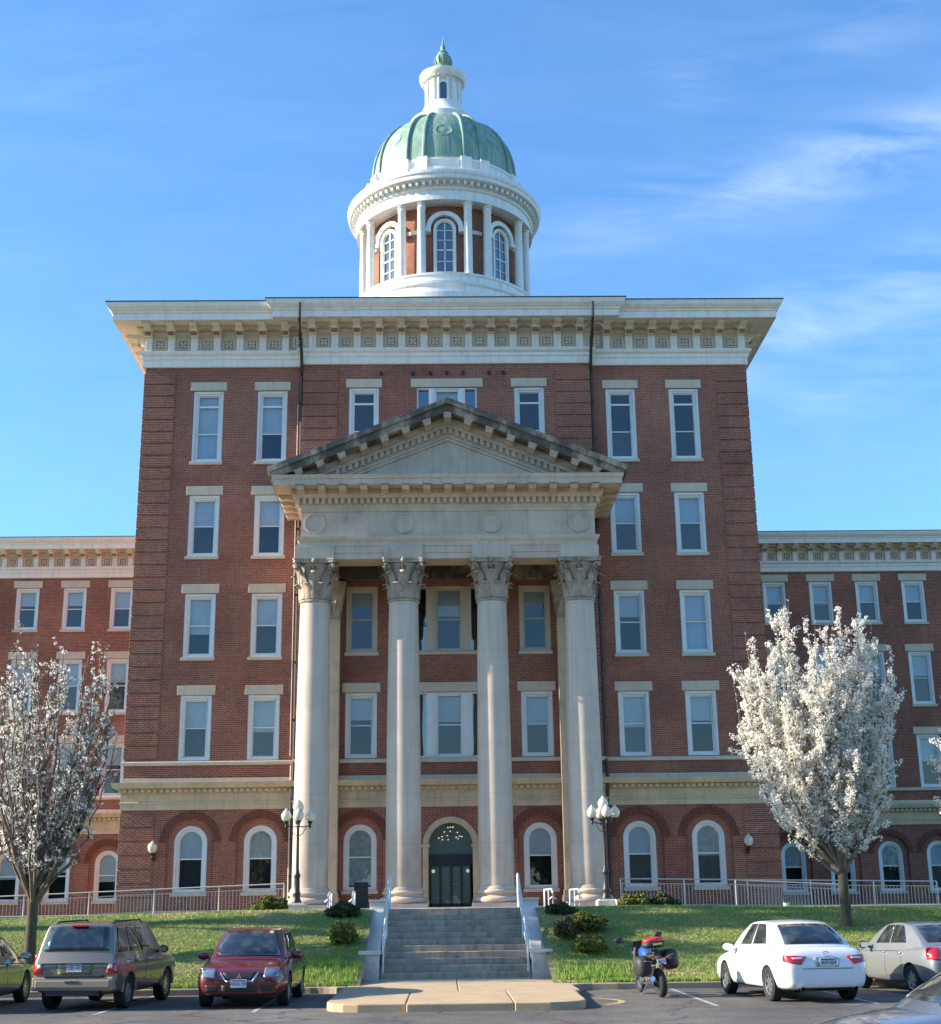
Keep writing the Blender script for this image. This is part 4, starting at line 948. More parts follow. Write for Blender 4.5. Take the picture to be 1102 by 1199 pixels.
# drum windows
for k in range(8):
    a = math.pi/4*k; f = MB(); hw = .64; h = 3.42; zs = h-hw
    for t0, t1, y0, y1 in ((0, .12, -.20, .35), (.12, .19, -.14, .3)):
        f.box(-hw+t0, -hw+t1, y0, y1, 0, zs); f.box(hw-t1, hw-t0, y0, y1, 0, zs); arch_ring(f, hw-t1, hw-t0, zs, y0, y1)
    f.box(-hw, hw, -.22, .3, -.02, .12)
    f.box(-.03, .03, -.10, -.04, .1, h-.2)
    for z in (.80, 1.5, 2.12, 2.72): f.box(-hw+.15, hw-.15, -.10, -.04, z-.02-(.02 if z in (1.5,) else 0), z+.02+(.02 if z == 1.5 else 0))
    o = f.build('drum_window', 'white', B); o.location = D0-BL+Vector((4.40*math.sin(a), -4.40*math.cos(a), 36.05)); o.rotation_euler = (0, 0, a)
    g_ = MB(); half_disc(g_, hw-.15, zs, .1, -.05); g_.build('pane', 'glass_dark', o, recalc=False)
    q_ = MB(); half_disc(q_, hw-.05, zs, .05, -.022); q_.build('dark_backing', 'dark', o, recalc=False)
    q_ = MB(); arch_ring(q_, .80, 1.06, zs-.42+.45, -.28, .3, 20); q_.box(-1.12, -.78, -.32, .2, zs-.22, zs+.04); q_.box(.78, 1.12, -.32, .2, zs-.22, zs+.04); q_.build('hood_moulding', 'white', o)
    # impost band on the pier
    q_ = MB(); a2 = R(22.5)
    for j in range(4):
        b0 = a2-R(6.0)+R(3.0*j); b1 = b0+R(3.0)
        P = [(math.sin(b), -math.cos(b)) for b in (b0, b1)]
        q_.prism([(4.40*P[0][0], 4.40*P[0][1]+4.40, zs-.12), (4.52*P[0][0], 4.52*P[0][1]+4.40, zs-.12), (4.52*P[1][0], 4.52*P[1][1]+4.40, zs-.12), (4.40*P[1][0], 4.40*P[1][1]+4.40, zs-.12)], (0, 0, .22))
    q_.build('impost_band', 'white', o)
# lantern
d = MB(); d.lathe([(2.12, 47.80), (2.12, 48.20), (1.98, 48.32), (1.66, 48.6), (1.42, 48.95), (1.24, 49.3), (1.22, 49.42), (1.10, 49.45), (1.06, 49.5), (1.06, 50.95), (1.14, 51.0), (1.14, 51.08), (1.30, 51.12), (1.44, 51.3), (1.50, 51.45), (1.50, 51.58), (1.2, 51.72), (.55, 51.85)], seg=40)
for k in range(28):
    a = 2*math.pi*k/28; ca_, sa_ = math.cos(a), math.sin(a); d.prism([(p*ca_-t*sa_, p*sa_+t*ca_, 51.10) for p, t in ((1.1, -.05), (1.33, -.05), (1.33, .05), (1.1, .05))], (0, 0, .13))
for k in range(8):
    a = math.pi/4*(k+.5)
    for s_ in (-.14, .14): a_ = a+s_; d.lathe([(.075, 49.42), (.075, 50.98)], (1.12*math.cos(a_), 1.12*math.sin(a_), 0), 8)
lan = dpart(d, 'lantern', 'white', smooth=True, ang=30)
for k in range(4):
    a = math.pi/2*k; f = MB(); arch_ring(f, .24, .32, 50.42, -1.16, -.9, 12); f.box(-.32, -.24, -1.16, -.9, 49.45, 50.42); f.box(.24, .32, -1.16, -.9, 49.45, 50.42)
    o = f.build('lantern_opening', 'white', lan); o.rotation_euler = (0, 0, a)
    f = MB(); n0 = 10; f.poly([(-.25, -1.09, 49.46), (.25, -1.09, 49.46)] + [(.25*math.cos(math.pi*j/n0), -1.09, 50.42+.25*math.sin(math.pi*j/n0)) for j in range(n0+1)]); o = f.build('lantern_pane', 'glass_dark', lan, recalc=False); o.rotation_euler = (0, 0, a)
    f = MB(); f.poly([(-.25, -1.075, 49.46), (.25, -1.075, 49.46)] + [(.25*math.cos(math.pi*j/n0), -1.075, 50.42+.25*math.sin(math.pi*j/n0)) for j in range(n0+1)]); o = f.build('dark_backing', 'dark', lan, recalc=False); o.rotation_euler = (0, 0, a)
d = MB(); d.lathe([(1.0, 51.7), (.85, 51.85), (.5, 52.0), (.36, 52.15), (.34, 52.35), (.46, 52.5), (.53, 52.75), (.52, 53.0), (.40, 53.2), (.30, 53.3), (.34, 53.38), (.22, 53.55), (.13, 53.7), (.17, 53.82), (.08, 54.0), (.04, 54.3), (.0, 54.65)], seg=24)
for k in range(12): a = math.pi/6*k; d.tube([(.50*math.cos(a), .50*math.sin(a), 52.45), (.56*math.cos(a), .56*math.sin(a), 52.75), (.50*math.cos(a), .50*math.sin(a), 53.05)], .035, 5)
dpart(d, 'finial', 'patina', lan, smooth=True, ang=50)
# ------------------------------------------------------------------ vehicles
def cr(vals, t):
    """Catmull-Rom through list of tuples"""
    n = len(vals)-1; x = t*n; i = min(int(x), n-1); f = x-i
    p = [vals[max(0, i-1)], vals[i], vals[i+1], vals[min(n, i+2)]]
    return tuple(.5*((2*b)+(-a+c)*f+(2*a-5*b+4*c-d)*f*f+(-a+3*b-3*c+d)*f**3) for a, b, c, d in zip(*p))
class Car:
    def __init__(s, name, label, loc, rz, body, paint_m, wheels, wr, L):
        s.root = empty(name, label, 'car', loc, rz); s.pm = paint_m; s.L = L
        # body: section loft, subdivided, with real wheel arches cut
        mb = MB(); k = 14
        for (y, zb, zt, w, cr_) in body:
            h = zt-zb
            half = [(0, zb), (.80*w, zb), (.95*w, zb+.10*h), (w, zb+.38*h), (.995*w, zb+.66*h), (.95*w, zb+.90*h), (.82*w, zt-.005), (0, zt+cr_)]
            ring = [(x, z) for x, z in half] + [(-x, z) for x, z in half[-2:0:-1]]
            k = len(ring); mb.v += [(x, y, z) for x, z in ring]
        n = len(body)
        mb.add([(j*k+i, j*k+(i+1) % k, (j+1)*k+(i+1) % k, (j+1)*k+i) for j in range(n-1) for i in range(k)])
        mb.add([tuple(range(k)), tuple((n-1)*k+i for i in range(k-1, -1, -1))])
        o = mb.build('body', paint_m, None)
        sb = o.modifiers.new('s', 'SUBSURF'); sb.levels = 2; sb.render_levels = 2
        cut = MB()
        for wy, ws in wheels: cut.lathe([(0, -1.2), (wr+.055, -1.2), (wr+.055, -ws+.30), (0, -ws+.30)], (0, wy, wr), 32, axis='X'); cut.lathe([(0, ws-.30), (wr+.055, ws-.30), (wr+.055, 1.2), (0, 1.2)], (0, wy, wr), 32, axis='X')
        co = cut.build('cutter', 'plastic', None)
        bo = o.modifiers.new('b', 'BOOLEAN'); bo.object = co; bo.operation = 'DIFFERENCE'; bo.solver = 'EXACT'
        dg = bpy.context.evaluated_depsgraph_get(); me = bpy.data.meshes.new_from_object(o.evaluated_get(dg))
        old = o.data; o.modifiers.clear(); o.data = me; me.name = 'body'; bpy.data.meshes.remove(old)
        cm = co.data; bpy.data.objects.remove(co); bpy.data.meshes.remove(cm)
        me.materials.clear(); me.materials.append(M[paint_m]); me.materials.append(M['plastic'])
        for p in me.polygons:
            c = p.center; p.use_smooth = True; p.material_index = 0
            for wy, ws in wheels:
                if math.hypot(c.y-wy, c.z-wr) < wr+.05 and abs(p.normal.x) < .98 and abs(c.x) > .3 and abs(math.hypot(c.y-wy, c.z-wr)-(wr+.055)) < .03: p.material_index = 1
                if abs(abs(c.x)-(ws-.30)) < .01 and math.hypot(c.y-wy, c.z-wr) < wr+.06: p.material_index = 1
            if c.z < .27 and p.normal.z < -.5: p.material_index = 1
        me.set_sharp_from_angle(angle=R(38))
        o.parent = s.root; s.body = o
        s.bvh = BVHTree.FromPolygons([v.co.copy() for v in me.vertices], [tuple(p.vertices) for p in me.polygons])
        s.wheels(wheels, wr)
    def wheels(s, wheels, wr):
        for wy, ws in wheels:
            for sx in (-1, 1):
                t = MB(); t.lathe([(wr*.62, -.10), (wr*.90, -.115), (wr*.985, -.09), (wr, -.04), (wr, .04), (wr*.985, .09), (wr*.90, .115), (wr*.62, .10)], (0, 0, 0), 32, axis='X')
                o = t.build('wheel', 'rubber', s.root, smooth=True); o.location = (sx*(ws-.125), wy, wr)
                r_ = MB(); r_.lathe([(wr*.66, .07), (wr*.64, .098), (wr*.58, .09), (wr*.56, .02)], (0, 0, 0), 28, axis='X')
                for k in range(7):
                    a = 2*math.pi*k/7; c_, s_ = math.cos(a), math.sin(a)
                    P = [(.05, -.045), (wr*.60, -.03), (wr*.60, .03), (.05, .045)]
                    r_.prism([(.05, p*c_-q_*s_, p*s_+q_*c_) for p, q_ in P], (.03, 0, 0))
                r_.lathe([(0, .085), (.05, .085), (.06, .05), (.06, .0)], (0, 0, 0), 12, axis='X')
                ro = r_.build('rim', 'alloy', o, smooth=True, ang=30)
                bd = MB(); bd.lathe([(0, .01), (wr*.58, .01)], (0, 0, 0), 24, axis='X'); bd.build('brake_disc', 'plastic', o)
                if sx < 0: o.rotation_euler = (0, 0, math.pi)
    def proj(s, name, poly, axis, m, off=.008, parent=None, n=10, thick=.02, label=None, dmax=.20):
        """4-corner patch laid onto the body. axis '+y' = seen from the rear, '-y' from the front, '-x'/'+x' from that side, 'z' from above"""
        A, Bq, Cq, Dq = [Vector(p) for p in poly]; g_ = MB(); nn = n
        for j in range(nn+1):
            for i in range(nn+1):
                u_, v_ = i/nn, j/nn; p = (A*(1-u_)+Bq*u_)*(1-v_) + (Dq*(1-u_)+Cq*u_)*v_
                if axis == '+y': org, d_ = Vector((p.x, -6, p.y)), Vector((0, 1, 0))
                elif axis == '-y': org, d_ = Vector((p.x, 6, p.y)), Vector((0, -1, 0))
                elif axis == '-x': org, d_ = Vector((-3, p.x, p.y)), Vector((1, 0, 0))
                elif axis == '+x': org, d_ = Vector((3, p.x, p.y)), Vector((-1, 0, 0))
                else: org, d_ = Vector((p.x, p.y, 4)), Vector((0, 0, -1))
                h = s.bvh.ray_cast(org, d_)
                g_.v.append((org, d_, (h[0]-org).length if h[0] is not None else None))
        near = min([x[2] for x in g_.v if x[2] is not None] or [5])
        g_.v = [tuple(o_+d2*(min(L_ if L_ is not None else near+dmax, near+dmax)-off)) for o_, d2, L_ in g_.v]
        k = nn+1
        g_.add([(j*k+i, j*k+i+1, (j+1)*k+i+1, (j+1)*k+i) for j in range(nn) for i in range(nn)])
        o = g_.build(name, m, parent or s.root, smooth=True)
        so = o.modifiers.new('t', 'SOLIDIFY'); so.thickness = thick; so.offset = 0
        if label: o['label'] = label
        return o
    def cabin(s, fb, fr, rr, rb, glass, bf=.16, br_=.12, roofc=.05, cz=.03, side_out=.05):
        """fb/fr/rr/rb = (half width, y, z) of front base, front roof, rear roof, rear base"""
        def edge(P, a, bul, c): return Vector((a*P[0], P[1]+bul*(1-a*a), P[2]+c*(1-a*a)))
        def wind(a, b): 
            p = edge(fb, a, bf, .01).lerp(edge(fr, a, bf*.6, cz), b); bb = max(0, b*(1-b)); p.z += .10*bb; p.y += .10*bb; return p
        def rear(a, b):
            p = edge(rb, a, -br_, .01).lerp(edge(rr, a, -br_*.6, cz), b); bb = max(0, b*(1-b)); p.z += .08*bb; p.y -= .10*bb; return p
        def roof(a, b):   # b 0 front .. 1 rear
            p = edge(fr, a, bf*.6, cz).lerp(edge(rr, a, -br_*.6, cz), b); p.z += roofc*4*b*(1-b); return p
        def side(sx, a, b):  # a 0 front .. 1 rear, b 0 belt .. 1 roof
            lo = edge(fb, sx, 0, 0).lerp(edge(rb, sx, 0, 0), a); lo.x += sx*side_out*4*a*(1-a)*.8
            fwd = wind(sx, b); bk_ = rear(sx, b); 
            top = roof(sx, a); p0 = lo.lerp(top, b)
            # coons blend between slanted ends and belt / roof lines
            ends = fwd.lerp(bk_, a); corner = (edge(fb, sx, 0, 0).lerp(edge(fr, sx, 0, 0), b)).lerp(edge(rb, sx, 0, 0).lerp(edge(rr, sx, 0, 0), b), a)
            q_ = p0+ends-corner; q_.x += sx*.03*math.sin(math.pi*b)*0; return q_
        s.wind, s.rear, s.roof, s.side = wind, rear, roof, side
        mb = MB()
        def grid(fn, nu, nv, b0=-.22):
            n0 = len(mb.v)
            for j in range(nv+1):
                for i in range(nu+1): mb.v.append(tuple(fn(i/nu, b0+(1-b0)*j/nv)))
            mb.add([(n0+j*(nu+1)+i, n0+j*(nu+1)+i+1, n0+(j+1)*(nu+1)+i+1, n0+(j+1)*(nu+1)+i) for j in range(nv) for i in range(nu)])
        grid(lambda a, b: wind(2*a-1, b), 16, 8); grid(lambda a, b: rear(2*a-1, b), 16, 8); grid(lambda a, b: roof(2*a-1, b), 16, 12, 0)
        grid(lambda a, b: side(-1, a, b), 12, 8); grid(lambda a, b: side(1, a, b), 12, 8)
        me_o = mb.build('roof', s.pm, None, smooth=True, ang=60)
        bm = bmesh.new(); bm.from_mesh(me_o.data); bmesh.ops.remove_doubles(bm, verts=bm.verts, dist=.004); bmesh.ops.recalc_face_normals(bm, faces=bm.faces); bm.to_mesh(me_o.data); bm.free()
        b = me_o.modifiers.new('b', 'BEVEL'); b.width = .035; b.segments = 3; b.angle_limit = R(22)
        me_o.parent = s.root; s.cab = me_o
        def pane(name, fn, a0, a1, b0, b1, out, nu=10, nv=6, m='car_glass', cut=None):
            g_ = MB()
            for j in range(nv+1):
                for i in range(nu+1):
                    a = a0+(a1-a0)*i/nu; b_ = b0+(b1-b0)*j/nv
                    if cut: a = cut(a, b_)
                    p = fn(a, b_); e1 = fn(a+.01, b_)-fn(a-.01, b_); e2 = fn(a, b_+.01)-fn(a, b_-.01); nrm = e1.cross(e2).normalized()
                    if nrm.dot(p-Vector((0, 0, .6))) < 0: nrm = -nrm
                    g_.v.append(tuple(p+nrm*out))
            g_.add([(j*(nu+1)+i, j*(nu+1)+i+1, (j+1)*(nu+1)+i+1, (j+1)*(nu+1)+i) for j in range(nv) for i in range(nu)])
            o = g_.build(name, m, s.root, smooth=True); so = o.modifiers.new('t', 'SOLIDIFY'); so.thickness = .006; so.offset = 1; return o
        s.pane = pane
        pane('windscreen', wind, -.88, .88, .05, .93, .009, m='pane_dark'); pane('rear_window', rear, -glass.get('rw', .84), glass.get('rw', .84), glass.get('rb', .10), .90, .009, m='pane_dark')
        for sx in (-1, 1):
            for (a0, a1) in glass['side']: pane('side_window', lambda a, b, sx=sx: side(sx, a, b), a0, a1, .10, .88, .009, m='pane_dark')
    def mirror(s, y, z, w, m):
        for sx in (-1, 1):
            b = MB(); b.ball((sx*(w+.13), y, z), .12, .07, .085, 12, 8); b.tube([(sx*(w-.05), y+.01, z-.06), (sx*(w+.06), y, z-.03)], .03, 6)
            o = b.build('mirror', m, s.root, smooth=True)
            b = MB(); b.box(sx*(w+.13)-.085, sx*(w+.13)+.085, y-.072, y-.058, z-.055, z+.055); b.build('mirror_glass', 'chrome', o)
    def plate(s, end, z, txt, w=.32, h=.16, zoff=.02, x=0):
        ax = '+y' if end < 0 else '-y'
        org, d_ = (Vector((x, -6, z)), Vector((0, 1, 0))) if end < 0 else (Vector((x, 6, z)), Vector((0, -1, 0)))
        hit = s.bvh.ray_cast(org, d_)[0]; y = hit.y-d_.y*zoff
        b = MB(); b.box(x-w/2, x+w/2, y-.008, y+.008, z-h/2, z+h/2); o = b.build('licence_plate', 'plate', s.root, bevel=.004)
        rot = (math.pi/2, 0, 0) if end < 0 else (math.pi/2, 0, math.pi)
        text_obj(txt, 'plate_lettering', .095, (x, y-d_.y*.012, z-.01), rot, 'plate_ink', o, .002)
        b = MB(); b.box(x-w/2+.02, x+w/2-.02, y-d_.y*.011-.002, y-d_.y*.011+.002, z+h/2-.035, z+h/2-.015); b.build('plate_header', 'plate_ink', o)
    def badge(s, txt, end, x, z, size, m='chrome', off=.012):
        org, d_ = (Vector((x, -6, z)), Vector((0, 1, 0))) if end < 0 else (Vector((x, 6, z)), Vector((0, -1, 0)))
        y = s.bvh.ray_cast(org, d_)[0].y-d_.y*off
        return text_obj(txt, 'badge_lettering', size, (x, y, z), (math.pi/2, 0, 0) if end < 0 else (math.pi/2, 0, math.pi), m, s.root, .005)
    def seam(s, pts, sx, wd=.012):
        ax = '+x' if sx > 0 else '-x'
        for (y0, z0), (y1, z1) in zip(pts[:-1], pts[1:]):
            d = Vector((y1-y0, z1-z0)).normalized(); n_ = Vector((-d.y, d.x))*wd/2
            s.proj('door_seam', [(y0-n_.x, z0-n_.y), (y0+n_.x, z0+n_.y), (y1+n_.x, z1+n_.y), (y1-n_.x, z1-n_.y)], ax, 'plastic', .002, n=4, thick=.004)
def pane_dark():
    m, t, b = new_mat('car_window_glass'); b.inputs['Base Color'].default_value = (.016, .022, .022, 1); b.inputs['Roughness'].default_value = .04
    b.inputs['Specular IOR Level'].default_value = .8; b.inputs['Coat Weight'].default_value = .6
    t.links.new(mixc(t, ramp(t, noise(t, 3.5, 4, .6), [(.45, 0), (.65, 1)]), (.012, .016, .017), (.05, .06, .055)), b.inputs['Base Color'])
    return m
M['pane_dark'] = pane_dark()
M['p_khaki'] = paint('khaki_metallic_paint', (.205, .175, .13), .45, .38)
M['p_khaki_b'] = mat('khaki_plastic_bumper', (.25, .205, .15), .55, var=.05)
M['p_red'] = paint('dark_red_paint', (.135, .008, .012), .15, .28)
M['p_white'] = paint('white_paint', (.78, .78, .77), 0, .3)
M['p_silver'] = paint('silver_metallic_paint', (.36, .37, .37), .6, .3)
M['p_green'] = paint('grey_green_metallic_paint', (.15, .155, .135), .5, .3)
M['p_blue'] = paint('blue_grey_metallic_paint', (.21, .25, .33), .6, .28)

SEDAN = [(-2.40, .42, .66, .68, 0), (-2.36, .30, .84, .80, 0), (-2.26, .24, 1.00, .86, .005), (-2.0, .21, 1.05, .895, .01), (-1.45, .20, 1.03, .91, .01), (-.5, .19, .97, .91, .0), (.5, .19, .95, .905, .0), (1.05, .20, .95, .90, .02), (1.7, .21, .86, .885, .05), (2.1, .22, .77, .85, .04), (2.30, .25, .70, .78, .02), (2.38, .34, .60, .62, 0)]
def stretch(b, kL, kw=1, kz=1): return [(y*kL, zb, zt*kz, w*kw, c) for y, zb, zt, w, c in b]

# --- khaki sport utility vehicle, seen from behind
SUV = [(-2.20, .52, .80, .74, 0), (-2.19, .38, .93, .84, 0), (-2.10, .33, 1.06, .87, 0), (-1.9, .30, 1.10, .88, 0), (-1.3, .28, 1.10, .88, 0), (-.3, .27, 1.08, .875, 0), (.6, .27, 1.07, .875, 0), (1.0, .28, 1.07, .87, .02), (1.6, .29, 1.03, .86, .03), (2.0, .32, .98, .84, .02), (2.15, .36, .90, .80, 0), (2.2, .45, .75, .70, 0)]
s = Car('sport_utility_vehicle', 'khaki boxy sport utility vehicle with roof rails, parked nose-in beside the red sedan', (-7.62, 32.25, LOT), R(-6), stretch(SUV, 1, 1.04, 1.03),  'p_khaki', [(-1.32, .895), (1.33, .895)], .345, 4.41)
s.cabin((.82, 1.02, 1.08), (.68, .32, 1.69), (.695, -1.93, 1.69), (.82, -2.16, 1.07), dict(side=[(.27, .47), (.50, .70), (.74, .93)], rw=.86, rb=.14), bf=.12, br_=.05, roofc=.03, cz=.03)
s.mirror(.62, 1.13, .86, 'plastic')
for sx in (-1, 1):
    b = MB(); b.tube([(sx*.60, -1.75, 1.70), (sx*.60, -1.6, 1.75), (sx*.60, .0, 1.77), (sx*.60, .15, 1.71)], .022, 6); b.build('roof_rail', 'plastic', s.root, smooth=True)
    lamp = s.proj('tail_light', [(sx*.69, 1.13), (sx*.875, 1.11), (sx*.885, .72), (sx*.68, .73)], '+y', 'red_lamp', .012, n=6, thick=.03, dmax=.09)
    s.proj('reverse_light', [(sx*.71, .96), (sx*.79, .96), (sx*.79, .83), (sx*.71, .83)], '+y', 'white_lamp', .03, lamp, n=4, thick=.01)
    for y0 in (.78, -.30, -1.0): s.seam([(y0, .40), (y0, 1.04)], sx)
    for y0 in (-.18, -.92): s.proj('door_handle', [(y0-.09, .98), (y0+.09, .98), (y0+.09, .94), (y0-.09, .94)], '+x' if sx > 0 else '-x', 'p_khaki', .02, n=3, thick=.03)
    for wy in (-1.32, 1.33):   # flared arch trim
        a_ = MB(); ang = [math.pi*k/14 for k in range(15)]
        a_.tube([(sx*.872, wy+.42*math.cos(t), .345+.42*math.sin(t)) for t in ang], .035, 6); a_.build('wheel_arch_trim', 'p_khaki_b', s.root, smooth=True)
s.proj('liftgate_bar', [(-.42, 1.04), (.42, 1.04), (.42, .955), (-.42, .955)], '+y', 'plastic', .035, n=8, thick=.03)
s.proj('plate_recess', [(-.40, .93), (.40, .93), (.34, .72), (-.34, .72)], '+y', 'p_khaki', .008, n=8, thick=.012)
s.proj('brake_light', [(-.16, 1.70), (.16, 1.70), (.16, 1.69), (-.16, 1.69)], '+y', 'red_lamp', .02, n=2) if False else None
b = MB(); b.box(-.17, .17, -2.06, -1.99, 1.65, 1.69); b.build('brake_light', 'red_lamp', s.root, bevel=.01)
b = MB(); b.box(-.86, .86, -2.29, -2.0, .40, .665); b.box(-.80, .80, -2.31, -2.2, .44, .62); b.build('bumper', 'p_khaki_b', s.root, bevel=.035)
b = MB(); b.box(-.62, .62, -2.30, -2.1, .665, .70); b.box(-.56, .56, -2.27, -1.9, .30, .42); b.build('bumper_step', 'plastic', s.root, bevel=.01)
b = MB(); b.tube([(.45, -2.2, .33), (.45, -1.9, .35)], .035, 8); b.build('exhaust', 'plastic', s.root)
s.plate(-1, .845, '2TB 47C', zoff=.025); s.badge('Jeep', -1, 0, 1.0, .085, off=.058)
text_obj('PATRIOT', 'badge_lettering', .075, (0, -2.316, .57), (math.pi/2, 0, 0), 'plastic', s.root, .004)
b = MB(); b.tube([(-.05, -2.13, 1.15), (.35, -2.14, 1.20)], .012, 5); b.build('rear_wiper', 'plastic', s.root)

# --- red sedan, facing the camera
s = Car('red_sedan', 'dark red sedan facing the camera with chrome-edged grille', (-4.46, 32.35, LOT), math.pi, stretch(SEDAN, 1.0, 1.06, 1.04), 'p_red', [(-1.40, .94), (1.38, .94)], .33, 4.8)
s.cabin((.79, 1.18, .965), (.63, .32, 1.50), (.62, -1.0, 1.49), (.78, -1.78, 1.06), dict(side=[(.20, .46), (.50, .78)]))
s.mirror(.78, 1.0, .88, 'p_red')
s.proj('grille', [(-.37, .715), (.37, .715), (.27, .56), (-.27, .56)], '-y', 'plastic', .012, n=8, thick=.015)
for pts in ([(-.39, .72), (-.28, .545)], [(-.28, .545), (.28, .545)], [(.28, .545), (.39, .72)]):
    (xa, za), (xb, zb) = pts; d = Vector((xb-xa, zb-za)).normalized(); n_ = Vector((-d.y, d.x))*.014
    s.proj('grille_trim', [(xa-n_.x, za-n_.y), (xa+n_.x, za+n_.y), (xb+n_.x, zb+n_.y), (xb-n_.x, zb-n_.y)], '-y', 'chrome', .022, n=8, thick=.02)
for sx in (-1, 1):
    hl = s.proj('headlight', [(sx*.50, .80), (sx*.80, .80), (sx*.80, .63), (sx*.50, .60)], '-y', 'clear_lamp', .012, n=8, thick=.02)
    s.proj('bumper_vent', [(sx*.42, .46), (sx*.70, .47), (sx*.68, .34), (sx*.44, .34)], '-y', 'plastic', .008, n=6, thick=.01)
    for y0 in (.95, -.10, -.95): s.seam([(y0, .35), (y0+.02, .92)], sx)
    for y0 in (.02, -.82): s.proj('door_handle', [(y0-.10, .85), (y0+.08, .85), (y0+.08, .82), (y0-.10, .82)], '+x' if sx > 0 else '-x', 'p_red', .02, n=3, thick=.03)
    b = MB(); b.tube([(sx*.1-.2, 1.20, 1.0), (sx*.1+.32, 1.10, 1.04)], .01, 5); b.build('wiper', 'plastic', s.root)
s.proj('lower_intake', [(-.36, .46), (.36, .46), (.36, .34), (-.36, .34)], '-y', 'plastic', .008, n=8, thick=.01)
s.proj('bumper_lip', [(-.72, .30), (.72, .30), (.70, .27), (-.70, .27)], '-y', 'plastic', .01, n=10, thick=.01)
s.plate(1, .50, 'WH5 S97', zoff=.04)
em = MB(); y = s.bvh.ray_cast(Vector((0, 6, .645)), Vector((0, -1, 0)))[0].y+.03
for a in (90, 210, 330):
    c, s2 = math.cos(R(a)), math.sin(R(a)); L1 = .062
    P = [(0, 0), (L1*.5*c-L1*.29*s2, L1*.5*s2+L1*.29*c), (L1*c, L1*s2), (L1*.5*c+L1*.29*s2, L1*.5*s2-L1*.29*c)]
    em.prism([(p*1.0, y, .635+q_) for p, q_ in P], (0, .012, 0))
em.build('emblem', 'chrome', s.root)

# --- white sedan, seen from behind
s = Car('white_sedan', 'clean white sedan seen from behind with twin exhaust tips', (7.16, 31.6, LOT), R(7.5), stretch(SEDAN, 1, 1.02, 1.05), 'p_white', [(-1.38, .925), (1.40, .925)], .335, 4.8)
s.cabin((.79, 1.10, 1.0), (.625, .22, 1.525), (.61, -1.02, 1.52), (.77, -1.80, 1.085), dict(side=[(.20, .45), (.49, .76)], rw=.86, rb=.06))
s.mirror(.74, 1.02, .885, 'p_white')
for sx in (-1, 1):
    t_ = s.proj('tail_light', [(sx*.42, .90), (sx*.865, .93), (sx*.865, .80), (sx*.56, .745)], '+y', 'red_lamp', .012, n=10, thick=.02)
    s.proj('reverse_light', [(sx*.50, .885), (sx*.74, .885), (sx*.72, .855), (sx*.52, .855)], '+y', 'white_lamp', .026, t_, n=6, thick=.006)
    b = MB(); b.tube([(sx*.56, -2.41, .285), (sx*.56, -2.1, .285)], .045, 10, False); b.build('exhaust_tip', 'chrome', s.root)
    for y0 in (.90, -.12, -.98): s.seam([(y0, .35), (y0+.02, .92)], sx)
    for y0 in (.0, -.85): s.proj('door_handle', [(y0-.10, .87), (y0+.08, .87), (y0+.08, .84), (y0-.10, .84)], '+x' if sx > 0 else '-x', 'p_white', .02, n=3, thick=.03)
s.proj('trunk_trim', [(-.27, .885), (.27, .885), (.27, .865), (-.27, .865)], '+y', 'chrome', .02, n=6, thick=.012)
s.proj('plate_recess', [(-.27, .862), (.27, .862), (.24, .70), (-.24, .70)], '+y', 'p_silver', .004, n=6, thick=.006)
for P in ([(-.66, .70), (.66, .70)], ): s.proj('trunk_seam', [(-.55, .672), (.55, .672), (.55, .66), (-.55, .66)], '+y', 'plastic', .002, n=10, thick=.004)
s.proj('bumper_valance', [(-.62, .30), (.62, .30), (.60, .25), (-.60, .25)], '+y', 'plastic', .006, n=10, thick=.01)
s.plate(-1, .785, 'EW9 S5M', zoff=.02)
em = MB(); y = s.bvh.ray_cast(Vector((0, -6, .945)), Vector((0, 1, 0)))[0].y-.02
def ell(mb, cx, cz, rx, rz, y, r=.006): mb.tube([(cx+rx*math.cos(2*math.pi*k/20), y, cz+rz*math.sin(2*math.pi*k/20)) for k in range(21)], r, 5, False)
ell(em, 0, .945, .075, .05, y); ell(em, 0, .945, .026, .046, y); ell(em, 0, .968, .05, .02, y); em.build('emblem', 'chrome', s.root)

# --- silver sedan at the right edge
s = Car('silver_sedan', 'silver sedan at the right edge beside the white sedan', (10.50, 32.9, LOT), R(9), stretch(SEDAN, .94, .95, 1.0), 'p_silver', [(-1.28, .86), (1.32, .86)], .31, 4.5)
s.cabin((.75, 1.0, .965), (.58, .20, 1.435), (.57, -.92, 1.43), (.72, -1.66, 1.035), dict(side=[(.20, .45), (.49, .76)]))
s.mirror(.66, 1.0, .845, 'plastic')
for sx in (-1, 1):
    s.proj('tail_light', [(sx*.58, 1.00), (sx*.835, .99), (sx*.835, .76), (sx*.62, .73)], '+y', 'red_lamp', .012, n=8, thick=.02)
    for y0 in (.85, -.12, -.92): s.seam([(y0, .35), (y0+.02, .92)], sx)
    for y0 in (.0, -.80): s.proj('door_handle', [(y0-.10, .87), (y0+.08, .87), (y0+.08, .84), (y0-.10, .84)], '+x' if sx > 0 else '-x', 'p_silver', .02, n=3, thick=.03)
s.plate(-1, .80, 'SA4 P7R')

